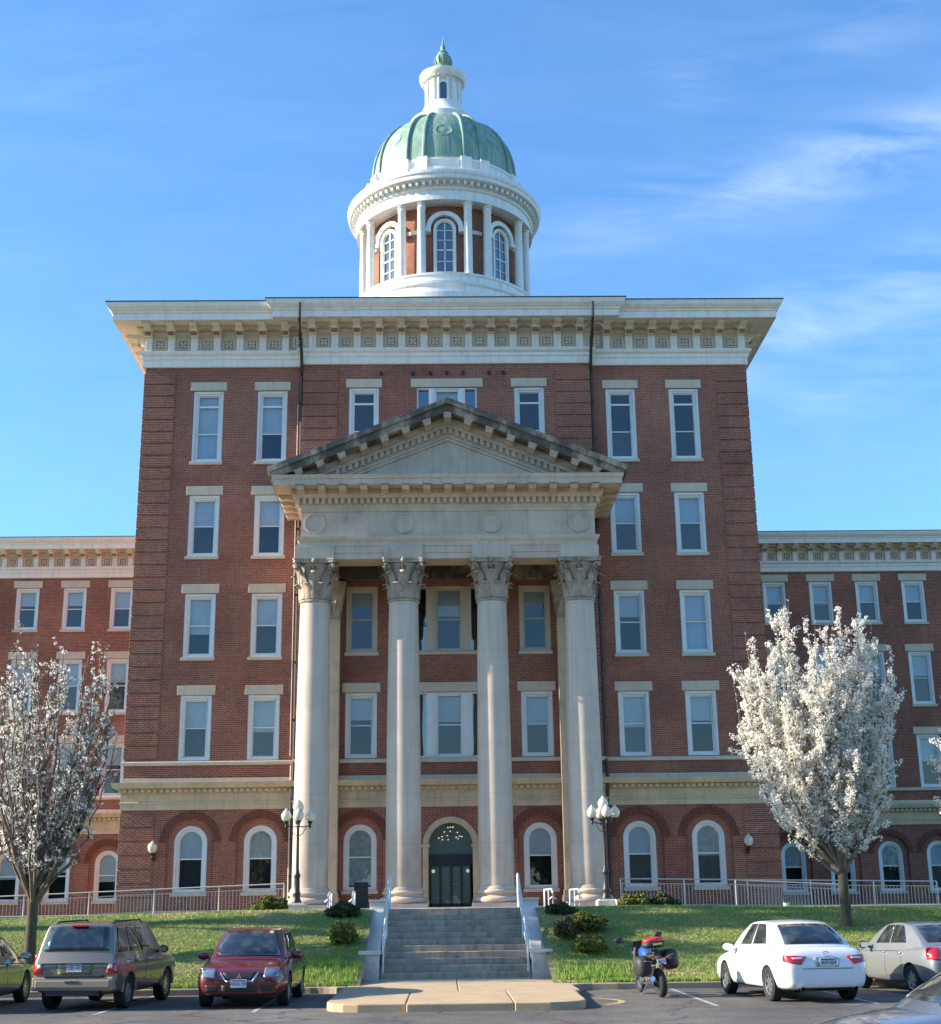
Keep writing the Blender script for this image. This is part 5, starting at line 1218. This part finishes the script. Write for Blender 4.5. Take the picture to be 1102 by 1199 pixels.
# --- grey-green sedan at the left edge, nose-in
s = Car('grey_green_sedan', 'grey-green sedan cut off by the left edge beside the khaki vehicle', (-10.62, 31.9, LOT), 0, stretch(SEDAN, 1.0, 1.0, 1.0), 'p_green', [(-1.38, .905), (1.40, .905)], .33, 4.8)
s.cabin((.79, 1.10, .965), (.615, .22, 1.435), (.60, -1.02, 1.435), (.755, -1.80, 1.035), dict(side=[(.20, .45), (.49, .76)]))
s.mirror(.74, 1.03, .885, 'p_green')
for sx in (-1, 1):
    for y0 in (.90, -.12, -.98): s.seam([(y0, .35), (y0+.02, .92)], sx)
    for y0 in (.0, -.85): s.proj('door_handle', [(y0-.10, .87), (y0+.08, .87), (y0+.08, .84), (y0-.10, .84)], '+x' if sx > 0 else '-x', 'p_green', .02, n=3, thick=.03)
    s.proj('tail_light', [(sx*.50, .93), (sx*.86, .93), (sx*.86, .78), (sx*.56, .76)], '+y', 'red_lamp', .012, n=8, thick=.02)

# --- near car crossing the bottom right corner, nose to the left
s = Car('blue_grey_sedan', 'near blue-grey car whose bonnet and windscreen fill the bottom right corner', (5.72, 14.6, LOT), math.pi/2+R(2), stretch(SEDAN, 1.0, 1.0, 1.0), 'p_blue', [(-1.38, .905), (1.40, .905)], .33, 4.8)
s.cabin((.79, 1.10, .965), (.615, .22, 1.435), (.60, -1.02, 1.435), (.755, -1.80, 1.035), dict(side=[(.20, .45), (.49, .76)]))
s.mirror(.74, 1.02, .885, 'p_blue')
for sx in (-1, 1):
    s.proj('headlight', [(sx*.50, .66), (sx*.78, .66), (sx*.78, .53), (sx*.50, .52)], '-y', 'clear_lamp', .012, n=8, thick=.02)
    b = MB(); b.tube([(sx*.3-.25, 1.20, .985), (sx*.3+.30, 1.06, 1.02)], .01, 5); b.build('wiper', 'plastic', s.root)

# ------------------------------------------------------------------ motorcycle (rear view, leaning on its stand)
mc = empty('motorcycle', 'touring motorcycle with black panniers and a red bag on its rack, parked at the kerb', 'motorcycle', (4.38, 32.55, LOT), R(9))
mc.rotation_euler = (0, R(-7), R(9))
def torus(mb, c, R0, r, seg=28, rs=10, axis='X'):
    n = len(mb.v)
    for i in range(seg):
        a = 2*math.pi*i/seg
        for j in range(rs):
            b_ = 2*math.pi*j/rs; rr = R0+r*math.cos(b_)
            mb.v.append((c[0]+r*1.1*math.sin(b_), c[1]+rr*math.cos(a), c[2]+rr*math.sin(a)))
    mb.add([(n+i*rs+j, n+i*rs+(j+1) % rs, n+((i+1) % seg)*rs+(j+1) % rs, n+((i+1) % seg)*rs+j) for i in range(seg) for j in range(rs)])
M['m_red'] = mat('red_bag_fabric', (.55, .02, .03), .45, var=.1, vscale=6, coat=.3)
M['m_blue'] = mat('blue_motorcycle_paint', (.02, .09, .42), .25, var=.05, coat=1)
M['m_hi'] = mat('reflective_yellow_strip', (.55, .60, .15), .5, var=.1)
M['m_bag'] = mat('black_nylon', (.025, .025, .024), .6, var=.3, vscale=8, bmp=.3)
for nm, y, r in (('wheel', -.72, .235), ('wheel', .80, .25)):
    b = MB(); torus(b, (0, 0, 0), r, .075 if y < 0 else .055); o = b.build(nm, 'rubber', mc, smooth=True); o.location = (0, y, r+.075)
    b = MB()
    for k in range(12): a = math.pi*k/6; b.tube([(0, .04*math.cos(a), .04*math.sin(a)), (0, r*.92*math.cos(a+.2), r*.92*math.sin(a+.2))], .008, 4)
    b.lathe([(.05, -.06), (.05, .06)], (0, 0, 0), 12, axis='X'); torus(b, (0, 0, 0), r*.82, .018, 24, 6); b.build('rim', 'alloy', o)
b = MB(); b.box(-.14, .14, -.18, .28, .30, .62); b.tube([(-.22, 0, .42), (.22, 0, .42)], .09, 10); b.tube([(.06, -.72, .34), (.10, .0, .40)], .035, 6); b.tube([(-.06, -.72, .34), (-.10, .0, .40)], .035, 6); b.build('engine', 'alloy', mc, bevel=.03)
b = MB(); b.tube([(-.14, .1, .30), (-.17, -.3, .30), (-.19, -.85, .42)], [.03, .05, .055], 10); b.tube([(.10, .0, .30), (.14, -.5, .33)], .03, 8); b.build('exhaust', 'chrome', mc, smooth=True)
b = MB(); b.tube([(0, .30, .86), (0, .12, .92), (0, -.1, .88), (0, -.25, .80)], [.08, .15, .14, .08], 12); b.build('fuel_tank', 'm_blue', mc, smooth=True)
b = MB(); b.tube([(0, -.18, .82), (0, -.45, .82), (0, -.72, .88), (0, -.85, .90)], [.12, .15, .13, .08], 12); b.build('seat', 'm_bag', mc, smooth=True)
b = MB(); b.tube([(0, -.80, .86), (0, -.98, .80), (0, -1.05, .62)], [.07, .09, .08], 8); b.build('rear_mudguard', 'plastic', mc, smooth=True)
b = MB()
for x in (-.09, .09): b.tube([(x, .80, .32), (x, .62, .85), (x*.9, .55, 1.02)], [.028, .03, .03], 8)
b.build('fork', 'alloy', mc, smooth=True)
b = MB(); b.tube([(-.42, .32, 1.10), (-.30, .45, 1.08), (-.08, .54, 1.05), (.08, .54, 1.05), (.30, .45, 1.08), (.42, .32, 1.10)], .018, 8); b.build('handlebar', 'plastic', mc, smooth=True)
for x in (-.42, .42): b = MB(); b.tube([(x*.8, .42, 1.08), (x, .40, 1.22)], .01, 5); b.ball((x*1.12, .40, 1.24), .10, .035, .065, 10, 6); b.build('mirror', 'plastic', mc, smooth=True)
b = MB(); b.prism([(-.15, .62, .95), (.15, .62, .95), (.11, .54, 1.16), (-.11, .54, 1.16)], (0, .02, 0)); b.ball((0, .68, .90), .15, .13, .14, 12, 8); b.build('fairing', 'plastic', mc, smooth=True)
def bag(mb, cx, cy, cz, hx, hy, hz, e=3.0):
    n = len(mb.v); S, T = 16, 10
    def sg(v, p): return math.copysign(abs(v)**p, v)
    for j in range(T+1):
        ph = -math.pi/2+math.pi*j/T
        for i in range(S): a = 2*math.pi*i/S; mb.v.append((cx+hx*sg(math.cos(ph), 2/e)*sg(math.cos(a), 2/e), cy+hy*sg(math.cos(ph), 2/e)*sg(math.sin(a), 2/e), cz+hz*sg(math.sin(ph), 2/e)))
    for j in range(T):
        for i in range(S): mb.add([(n+j*S+i, n+j*S+(i+1) % S, n+(j+1)*S+(i+1) % S, n+(j+1)*S+i)])
for sx, dz in ((-1, -.03), (1, .04)):
    b = MB(); bag(b, sx*.32, -.62, .72+dz, .17, .31, .22); pn = b.build('pannier', 'm_bag', mc, smooth=True)
    b = MB(); b.tube([(sx*.16, -.94, .80+dz), (sx*.31, -.935, .84+dz), (sx*.455, -.80, .80+dz)], .012, 5); b.build('strap', 'alloy', pn)
b = MB(); b.tube([(-.14, -.5, .92), (-.14, -.95, .98), (.14, -.95, .98), (.14, -.5, .92)], .012, 6); b.build('rack', 'plastic', mc)
rb_ = MB(); bag(rb_, 0, -.66, 1.12, .26, .20, .085, 3); o = rb_.build('top_bag_base', 'm_bag', mc, smooth=True)
rb_ = MB(); bag(rb_, 0, -.66, 1.20, .24, .18, .065, 2.6); o = rb_.build('top_bag', 'm_red', mc, smooth=True); 
b = MB(); b.box(-.06, .14, -.870, -.855, 1.10, 1.14); b.build('reflective_strip', 'm_hi', o)
b = MB(); b.box(-.10, .10, -1.075, -1.06, .70, .82); pl_ = b.build('licence_plate', 'plate', mc); pl_.rotation_euler = (0, 0, 0); text_obj('4K7 2', 'plate_lettering', .07, (0, -1.08, .76), (math.pi/2, 0, 0), 'plate_ink', pl_, .002)
b = MB(); b.ball((0, -1.07, .62), .055, .03, .035, 10, 6); b.build('tail_light', 'red_lamp', mc, smooth=True)
b = MB(); b.box(-.035, .035, -1.085, -1.07, .655, .69); b.build('reflector', 'm_hi', mc)
for x in (-.15, .15): b = MB(); b.tube([(0, -.97, .83), (x, -.98, .83)], .01, 5); b.ball((x, -.99, .83), .03, .03, .025, 8, 5); b.build('indicator', 'red_lamp', mc, smooth=True)
b = MB(); b.tube([(-.10, -.1, .30), (-.34, -.12, -.03)], .014, 6); b.build('side_stand', 'alloy', mc)

# ------------------------------------------------------------------ street lamps, wall lamps
def lamp_post(x, y, z, label, c0_=(0, 0)):
    t = empty('lamp_post', label, 'street lamp', (x, y, z), group='five-globe lamp posts before the portico')
    b = MB(); b.box(-.36, .36, -.36, .36, -.15, .22); b.box(-.30, .30, -.30, .30, .22, .26); b.build('pedestal', 'cheek', t, bevel=.02)
    b = MB(); b.lathe([(.17, .26), (.17, .34), (.13, .40), (.12, .52), (.15, .58), (.11, .66), (.095, 1.10), (.12, 1.16), (.13, 1.22), (.085, 1.30), (.062, 1.42), (.052, 2.2), (.045, 2.95), (.07, 2.98), (.07, 3.04), (.05, 3.08), (.05, 3.22), (.10, 3.30), (.10, 3.34), (.04, 3.36)], seg=16)
    for k in range(8): a = math.pi*k/4; b.tube([(.098*math.cos(a), .098*math.sin(a), .68), (.088*math.cos(a), .088*math.sin(a), 1.08)], .012, 4)
    b.build('post', 'iron', t, smooth=True)
    def globe(px, py, pz, parent, s_=1.0):
        g_ = MB(); g_.lathe([(.07*s_, 0), (.14*s_, .05*s_), (.175*s_, .15*s_), (.165*s_, .24*s_), (.11*s_, .33*s_), (.05*s_, .38*s_), (.035*s_, .42*s_), (0, .44*s_)], (px, py, pz), 16); return g_.build('globe', 'globe', parent, smooth=True)
    for k in range(4):
        a = math.pi/2*k+R(8); ca_, sa_ = math.cos(a), math.sin(a); b = MB()
        b.tube([(r*ca_, r*sa_, z_) for r, z_ in ((.04, 2.92), (.18, 2.90), (.34, 2.93), (.43, 3.0), (.43, 3.06))], .022, 6)
        b.tube([(r*ca_, r*sa_, z_) for r, z_ in ((.05, 2.60), (.16, 2.66), (.24, 2.80), (.30, 2.90))], .014, 5)
        b.lathe([(.03, 2.86), (.05, 2.92), (.03, 2.98), (.09, 3.06), (.10, 3.10), (.05, 3.12)], (.43*ca_, .43*sa_, 0), 12)
        arm = b.build('arm', 'iron', t, smooth=True); globe(.43*ca_, .43*sa_, 3.10, arm, 1.06)
    globe(0, 0, 3.40, t, 1.12)
    return t
lamp_post(-5.52, 51.2, 1.66, 'black iron lamp post with pale globes before the leftmost column')
lamp_post(5.52, 51.2, 1.66, 'black iron lamp post with pale globes before the rightmost column')
for x, lb in ((-12.45, 'bright wall lantern on the brickwork left of the leftmost arched window of the main block'), (12.55, 'dull wall lantern on the brickwork beside the blossoming tree on the right')):
    t = empty('wall_lamp', lb, 'wall lamp', (x, 59.93, 3.95), group='wall lanterns on the main block')
    b = MB(); b.box(-.07, .07, -.02, .05, -.22, .12); b.tube([(0, 0, -.05), (0, -.16, -.16), (0, -.26, -.08), (0, -.26, .02)], .028, 6); b.lathe([(.05, 0), (.11, .05), (.12, .09)], (0, -.26, 0), 12); b.build('bracket', 'iron', t, smooth=True)
    g_ = MB(); g_.lathe([(.10, .09), (.18, .20), (.20, .34), (.17, .44), (.07, .52), (.03, .58), (0, .6)], (0, -.26, 0), 14); g_.build('globe', 'globe', t, smooth=True)

# ------------------------------------------------------------------ railings
def railing(x0, x1, y, zf, label, m, slope_post=2.2, ramp=True):
    t = empty('ramp_railing', label, 'railing', ((x0+x1)/2, y, zf((x0+x1)/2)))
    ox, oz = (x0+x1)/2, zf((x0+x1)/2); b = MB()
    def P(x, h): return (x-ox, 0, zf(x)-oz+h)
    n = int((x1-x0)/3)
    xs = [x0+(x1-x0)*i/n for i in range(n+1)]
    b = MB(); b.tube([P(x, 1.06) for x in xs], .028, 6); b.build('top_rail', m, t, smooth=True)
    b = MB(); b.tube([P(x, .88) for x in xs], .020, 6); b.tube([P(x, .10) for x in xs], .020, 6); b.build('lower_rails', m, t, smooth=True)
    k = int((x1-x0)/slope_post)
    for i in range(k+1):
        x = x0+(x1-x0)*i/k; b = MB(); b.tube([P(x, -.1), P(x, 1.06)], .028, 6); b.build('post', m, t, smooth=True)
    b = MB(); k = int((x1-x0)/.135)
    for i in range(k): x = x0+(x1-x0)*(i+.5)/k; p = P(x, 0); b.box(p[0]-.010, p[0]+.010, -.010, .010, p[2]+.10, p[2]+.88)
    b.build('balusters', m, t)
    return t
def zl(x): return terrace_z(x)-.06-.012*max(0, -x-7)
def zr(x): return terrace_z(x)-.03
railing(-24, -6.5, 55.8, zl, 'grey metal baluster railing along the left ramp', 'galv')
railing(6.6, 19.0, 55.8, zr, 'pale metal baluster railing along the right ramp', 'galv')
railing(11.4, 15.6, 57.3, lambda x: 1.55-.05*(x-11.4), 'short inner railing behind the right ramp railing', 'galv')
rp = MB()
rp.prism([(-24, 56.1, .8), (-6.6, 56.1, .8), (-6.6, 56.1, 1.70), (-11.5, 56.1, 1.70), (-24, 56.1, 1.32)], (0, 1.6, 0)); struct(rp.build('ramp', 'concrete', bevel=.01))
rp = MB(); rp.box(11, 19.0, 56.2, 57.8, .8, 1.62); struct(rp.build('ramp', 'concrete', bevel=.01))
# short guard rails seen end-on on the terrace
for x, y, lb in ((-4.02, 46.5, 'white guard rail seen end-on at the outer left of the stairs'), (-3.20, 46.0, 'white guard rail seen end-on just left of the stairs'), (3.18, 45.5, 'white guard rail seen end-on just right of the stairs'), (4.12, 46.5, 'white guard rail seen end-on at the outer right of the stairs')):
    t = empty('guard_rail', lb, 'railing', (x, y, 1.62), rz=R(2), group='white guard rails beside the stairs')
    b = MB(); b.tube([(0, 0, -.1), (0, 0, .48), (.03, .6, .62), (0, 2.6, .62), (0, 2.6, 0)], .03, 8); b.build('top_rail', 'rail_white', t, smooth=True)
    b = MB(); b.tube([(-.10, .05, .30), (0, 0, .40), (.10, .05, .30)], .02, 6); b.tube([(0, 1.3, 0), (0, 1.3, .62)], .025, 6); b.build('post', 'rail_white', t, smooth=True)
t = empty('litter_bin', 'dark square litter bin before the left arched window of the portico', 'litter bin', (-3.55, 56.6, 1.72))
b = MB(); b.box(-.27, .27, -.25, .25, 0, .80); b.build('bin_body', 'iron', t, bevel=.02); b = MB(); b.prism([(-.30, -.28, .80), (.30, -.28, .80), (.26, -.2, .98), (-.26, -.2, .98)], (0, .5, 0)); b.build('lid', 'pipe', t, bevel=.02)
t = empty('planter', 'small white planter box at the foot of the right lamp post', 'planter', (6.05, 50.6, 1.66))
b = MB(); b.prism([(-.24, -.12, 0), (.24, -.12, 0), (.28, -.15, .22), (-.28, -.15, .22)], (0, .28, 0)); b.box(-.30, .30, -.18, .16, .22, .25); b.build('box', 'white', t, bevel=.01)
t = empty('bucket', 'small white bucket by the railing under the right blossoming tree', 'bucket', (12.9, 55.2, zr(12.9)-.05))
b = MB(); b.lathe([(0, 0), (.10, 0), (.13, .24), (.14, .25), (.12, .25), (.10, .03)], seg=14); b.build('bucket_body', 'white', t, smooth=True); b = MB(); b.tube([(.13*math.cos(math.pi*k/8), 0, .24+.10*math.sin(math.pi*k/8)) for k in range(9)], .006, 4); b.build('handle', 'chrome', t)

# ------------------------------------------------------------------ vegetation
def rv(r_): 
    while True:
        v_ = Vector((r_.uniform(-1, 1), r_.uniform(-1, 1), r_.uniform(-1, 1)))
        if .05 < v_.length < 1: return v_.normalized()
def clump(vs, fs, c, rad, nq, q, r_):
    for _ in range(nq):
        d = rv(r_); p = c+d*rad*r_.uniform(.35, 1); nrm = (d+rv(r_)*.8).normalized(); a = nrm.cross(rv(r_)); 
        if a.length < .05: continue
        a.normalize(); b_ = nrm.cross(a); s1 = q*r_.uniform(.7, 1.25); n = len(vs)
        vs += [tuple(p+a*s1), tuple(p+b_*s1*.9), tuple(p-a*s1), tuple(p-b_*s1*.9)]; fs.append((n, n+1, n+2, n+3))
def leafy_mesh(name, vs, fs, m, parent, label=None):
    me = bpy.data.meshes.new(name); me.from_pydata(vs, [], fs); me.materials.append(M[m]); o = bpy.data.objects.new(name, me); col.objects.link(o); o.parent = parent
    return o
def bush(x, y, z, rx, ry, rz, m, label, n=900, seed=1, q=.035):
    r_ = random.Random(seed); t = empty('bush', label, 'bush', (x, y, z)); vs, fs = [], []
    st_ = MB()
    for k in range(14):
        d = rv(r_); d.z = abs(d.z)+.2; p = Vector((d.x*rx*.8, d.y*ry*.8, d.z*rz*.9)); st_.tube([(0, 0, -.05), p*.5+Vector((0, 0, .05)), p], [.02, .012, .005], 4)
    st_.build('stems', 'bark', t)
    for k in range(n):
        d = rv(r_); d.z = abs(d.z) if r_.random() < .85 else d.z*.3; rr = r_.uniform(.55, 1.0)**.6*(1+.13*math.sin(d.x*7+seed)+.10*math.sin(d.y*9+d.z*6))
        clump(vs, fs, Vector((d.x*rx*rr, d.y*ry*rr, rz*.5+d.z*rz*rr*.75-rz*.15)), .05, 6, q, r_)
    leafy_mesh('foliage', vs, fs, m, t)
    return t
def pear_tree(x, y, z, label, lobes, fork, seed, dens, limbs, trunk_r, cl=.085, q=.034, bark='moss_bark', bare=0.0, twigs=15, lo=.14):
    """lobes: (cx, cy, half width, z bottom, z top, weight)"""
    r_ = random.Random(seed); t = empty('blossoming_tree', label, 'tree', (x, y, z), group='white blossoming street trees')
    tb = MB(); vs, fs = [], []
    tb.tube([(0, 0, -.3), (.0, 0, .05), (.01, 0, .5), (.0, .02, fork*.6), (0, 0, fork), (-.04, 0, fork+.5)], [trunk_r*1.5, trunk_r*1.15, trunk_r, trunk_r*.95, trunk_r*.95, trunk_r*.6], 12)
    trunk = tb.build('trunk', bark, t, smooth=True)
    br = MB(); tot = sum(l[5] for l in lobes); tips = []
    for li in range(limbs):
        u_ = r_.random()*tot
        for l in lobes:
            u_ -= l[5]
            if u_ <= 0: break
        cx, cy, hw, zb, zt, _ = l; a = r_.uniform(0, 2*math.pi); rr = math.sqrt(r_.random())*hw; top = zt-(zt-zb)*.38*(rr/hw)**2*r_.uniform(.6, 1.2)-r_.uniform(0, (zt-zb)*.35)*(1 if r_.random() < .6 else 0)
        tip = Vector((cx+rr*math.cos(a), cy+rr*math.sin(a), top)); h0 = fork*r_.uniform(.88, 1.15)+r_.uniform(0, .9)*(r_.random() < .4)
        p0 = Vector((0, 0, h0)); side = Vector((tip.x, tip.y, 0)); p1 = Vector((side.x*.85, side.y*.85, h0+(top-h0)*.42))
        P = []; nseg = 9
        for k in range(nseg+1):
            s_ = k/nseg; p = p0*(1-s_)**2+p1*2*s_*(1-s_)+tip*s_**2; p += rv(r_)*.11*min(1, s_*2)*(1 if k < nseg else 0); P.append(p)
        r0 = trunk_r*r_.uniform(.16, .42); br.tube(P, [r0*(1-.86*k/nseg)+.006 for k in range(nseg+1)], 6, False)
        L = (top-h0)
        for k in range(int(twigs*L/6)):
            s_ = r_.uniform(lo, 1.0); i = min(int(s_*nseg), nseg-1); b0 = P[i].lerp(P[i+1], s_*nseg-i)
            out = Vector((r_.uniform(-1, 1), r_.uniform(-1, 1), r_.uniform(.35, 1.5))).normalized(); ln = r_.uniform(.35, .95)*(1.1-.5*s_)
            e = b0+out*ln; m_ = b0.lerp(e, .5)+Vector((0, 0, -.04))
            br.tube([b0, m_, e], [.014, .010, .004], 4, False)
            if r_.random() < bare: continue
            nb = int(dens*ln*r_.uniform(.6, 1.4))+1
            for j in range(nb):
                f_ = (j+r_.random())/nb; c = b0.lerp(e, f_)+rv(r_)*.05
                clump(vs, fs, c, cl*r_.uniform(.6, 1.25), 9, q, r_)
        for k in range(int(dens*L*.55*(1-bare))):
            s_ = r_.uniform(.30, 1.0); i = min(int(s_*nseg), nseg-1); clump(vs, fs, P[i].lerp(P[i+1], s_*nseg-i)+rv(r_)*.06, cl*r_.uniform(.5, 1.1), 8, q, r_)
    for k in range(26):   # upright shoots at the top, thinly budded
        l = lobes[k % len(lobes)]; a = r_.uniform(0, 6.28); rr = l[2]*r_.uniform(.1, .9); b0 = Vector((l[0]+rr*math.cos(a), l[1]+rr*math.sin(a), l[4]-(l[4]-l[3])*(.12+.35*(rr/l[2])**2))); e = b0+Vector((r_.uniform(-.1, .1), r_.uniform(-.1, .1), r_.uniform(.6, 1.15)))
        br.tube([b0-Vector((0, 0, .4)), b0, e], [.013, .010, .004], 4, False)
        for j in range(9): clump(vs, fs, b0.lerp(e, r_.random()**1.5)+rv(r_)*.03, .045, 3, q*.7, r_)
    br.build('branches', 'bark', t, smooth=True, recalc=False)
    leafy_mesh('crown', vs, fs, 'blossom', t)
    return t
pear_tree(10.82, 39.6, lawn_z(10.82, 39.6), 'blossoming tree thick with white flowers standing behind the white sedan',
    [(-.75, 0, 1.2, 1.8, 9.3, 4.6), (-2.0, .2, .95, 2.4, 7.9, 2.6), (.35, .1, .9, 2.0, 8.6, 2.4), (1.25, 0, .70, 1.9, 8.9, 2.4), (.2, .1, 1.3, 1.5, 7.2, 2.4)], 1.40, 5, 19, 88, .145, cl=.10, q=.029, twigs=27)
pear_tree(-10.95, 37.6, lawn_z(-10.95, 37.6), 'sparser blossoming tree with bare brown branches behind the khaki vehicle',
    [(0, 0, 1.9, 1.7, 8.3, 5), (-.9, .2, 1.0, 2.0, 8.9, 2), (1.3, 0, .75, 2.0, 8.2, 1.7)], 1.5, 12, 6.0, 60, .150, cl=.075, q=.027, bare=.45, bark='moss_bark', twigs=24)
pear_tree(15.75, 38.2, lawn_z(15.75, 38.2), 'blossoming tree whose flowering branch tips enter at the right edge',
    [(-1.35, 0, 1.3, 1.5, 6.3, 5), (.8, 0, 1.5, 2, 8.5, 3)], 1.5, 23, 20, 46, .19, cl=.12, q=.034, twigs=20)

bush(-6.15, 48.6, 1.56, .62, .5, .52, 'bush_y', 'clipped rounded bush beside the left lamp post', 1100, 3)
bush(6.30, 49.6, 1.50, .62, .5, .50, 'bush_y', 'clipped yellow-green bush right of the right lamp post', 1000, 5)
bush(7.25, 49.8, 1.48, .60, .5, .52, 'bush_g', 'dark green bush touching the clipped yellow-green bush', 900, 7)
bush(-3.10, 40.9, lawn_z(-3.10, 40.9)-.10, .46, .4, .42, 'bush_g', 'dark bush beside the upper end of the left cheek wall', 800, 9)
bush(-2.95, 38.6, lawn_z(-2.95, 38.6)-.08, .40, .42, .56, 'bush_y', 'yellow-green bush halfway down beside the left cheek wall', 800, 11)
bush(3.05, 41.0, lawn_z(3.05, 41.0)-.14, .42, .38, .34, 'bush_g', 'dark bush beside the upper end of the right cheek wall', 900, 13)
bush(3.55, 39.2, lawn_z(3.55, 39.2)-.02, .60, .45, .46, 'bush_y', 'yellow-green bush halfway down beside the right cheek wall', 800, 15)
bush(3.50, 37.6, lawn_z(3.50, 37.6)-.02, .48, .4, .40, 'bush_y', 'smaller yellow-green bush lowest beside the right cheek wall', 700, 17)
bush(3.0, 38.7, lawn_z(3.0, 38.7)-.05, .32, .5, .5, 'bush_b', 'bare brownish bush hugging the right cheek wall', 500, 19)

pear_tree(-27.0, 40.3, lawn_z(-27, 40), 'unseen very tall blossoming tree added beyond the left edge to dapple the right lawn with shade', [(0, 0, 2.9, 13.0, 20.5, 5)], 9.0, 31, 3, 26, .26, cl=.22, q=.11, twigs=12)  # out-of-view tree, added and shaped for its shadow on the right lawn
# unseen wood added behind the photographer to darken reflections in the glass
r_ = random.Random(4); vs, fs = [], []
for k in range(26):
    cx_, cy_, R_ = -130+10.5*k+r_.uniform(-3, 3), -62+r_.uniform(-9, 9), r_.uniform(5.5, 8); hz = r_.uniform(8, 11)
    for j in range(900):
        d = rv(r_); c = Vector((cx_+d.x*R_, cy_+d.y*R_*.7, hz+d.z*R_*1.1)); n = len(vs); a = rv(r_)*1.3; b_ = a.cross(rv(r_)); 
        if b_.length < .1: continue
        b_.normalize(); b_ *= 1.3; vs += [tuple(c+a), tuple(c+b_), tuple(c-a), tuple(c-b_)]; fs.append((n, n+1, n+2, n+3))
o = leafy_mesh('added_far_wood', vs, fs, 'bush_g', None); tag(o, 'unseen dark wood added behind the photographer for the reflections in the glass', 'wood', kind='stuff')
# grass: short blades over the visible lawn, one mesh
r_ = random.Random(99); vs, fs = [], []
def tufts(n, xa, xb, ya, yb, hmin, hmax):
    for _ in range(n):
        x = r_.uniform(xa, xb); y = ya+(yb-ya)*r_.random()**1.25
        if -2.43 < x < 2.52 and y < 42.7: continue
        if abs(x) < 3.3 and y > 42.3: continue
        z = lawn_z(x, y)
        for k in range(3):
            a = r_.uniform(0, 6.28); h = r_.uniform(hmin, hmax); w_ = r_.uniform(.005, .010); dx, dy = r_.uniform(-.04, .04), r_.uniform(-.04, .04); px, py = x+r_.uniform(-.05, .05), y+r_.uniform(-.05, .05)
            n_ = len(vs); vs.extend([(px-w_*math.cos(a), py-w_*math.sin(a), z-.01), (px+w_*math.cos(a), py+w_*math.sin(a), z-.01), (px+dx, py+dy, z+h)]); fs.append((n_, n_+1, n_+2))
tufts(85000, -13.5, 14.5, 35.15, 43.0, .022, .060); tufts(9000, -20, 20, 43, 50.3, .03, .06)
for cx_, cy_ in ((-3.2, 36.4), (4.4, 36.0), (-3.6, 37.2), (-2.9, 35.8), (3.3, 35.9)): tufts(500, cx_-.8, cx_+.8, cy_-.5, cy_+.6, .08, .18)
tufts(2500, -13.5, -2.7, 35.1, 35.35, .05, .12); tufts(2500, 3.3, 14.5, 35.1, 35.35, .05, .12)
o = leafy_mesh('grass', vs, fs, 'blade', None); tag(o, 'short green lawn grass with pale worn patches on the bank', 'grass', kind='stuff')
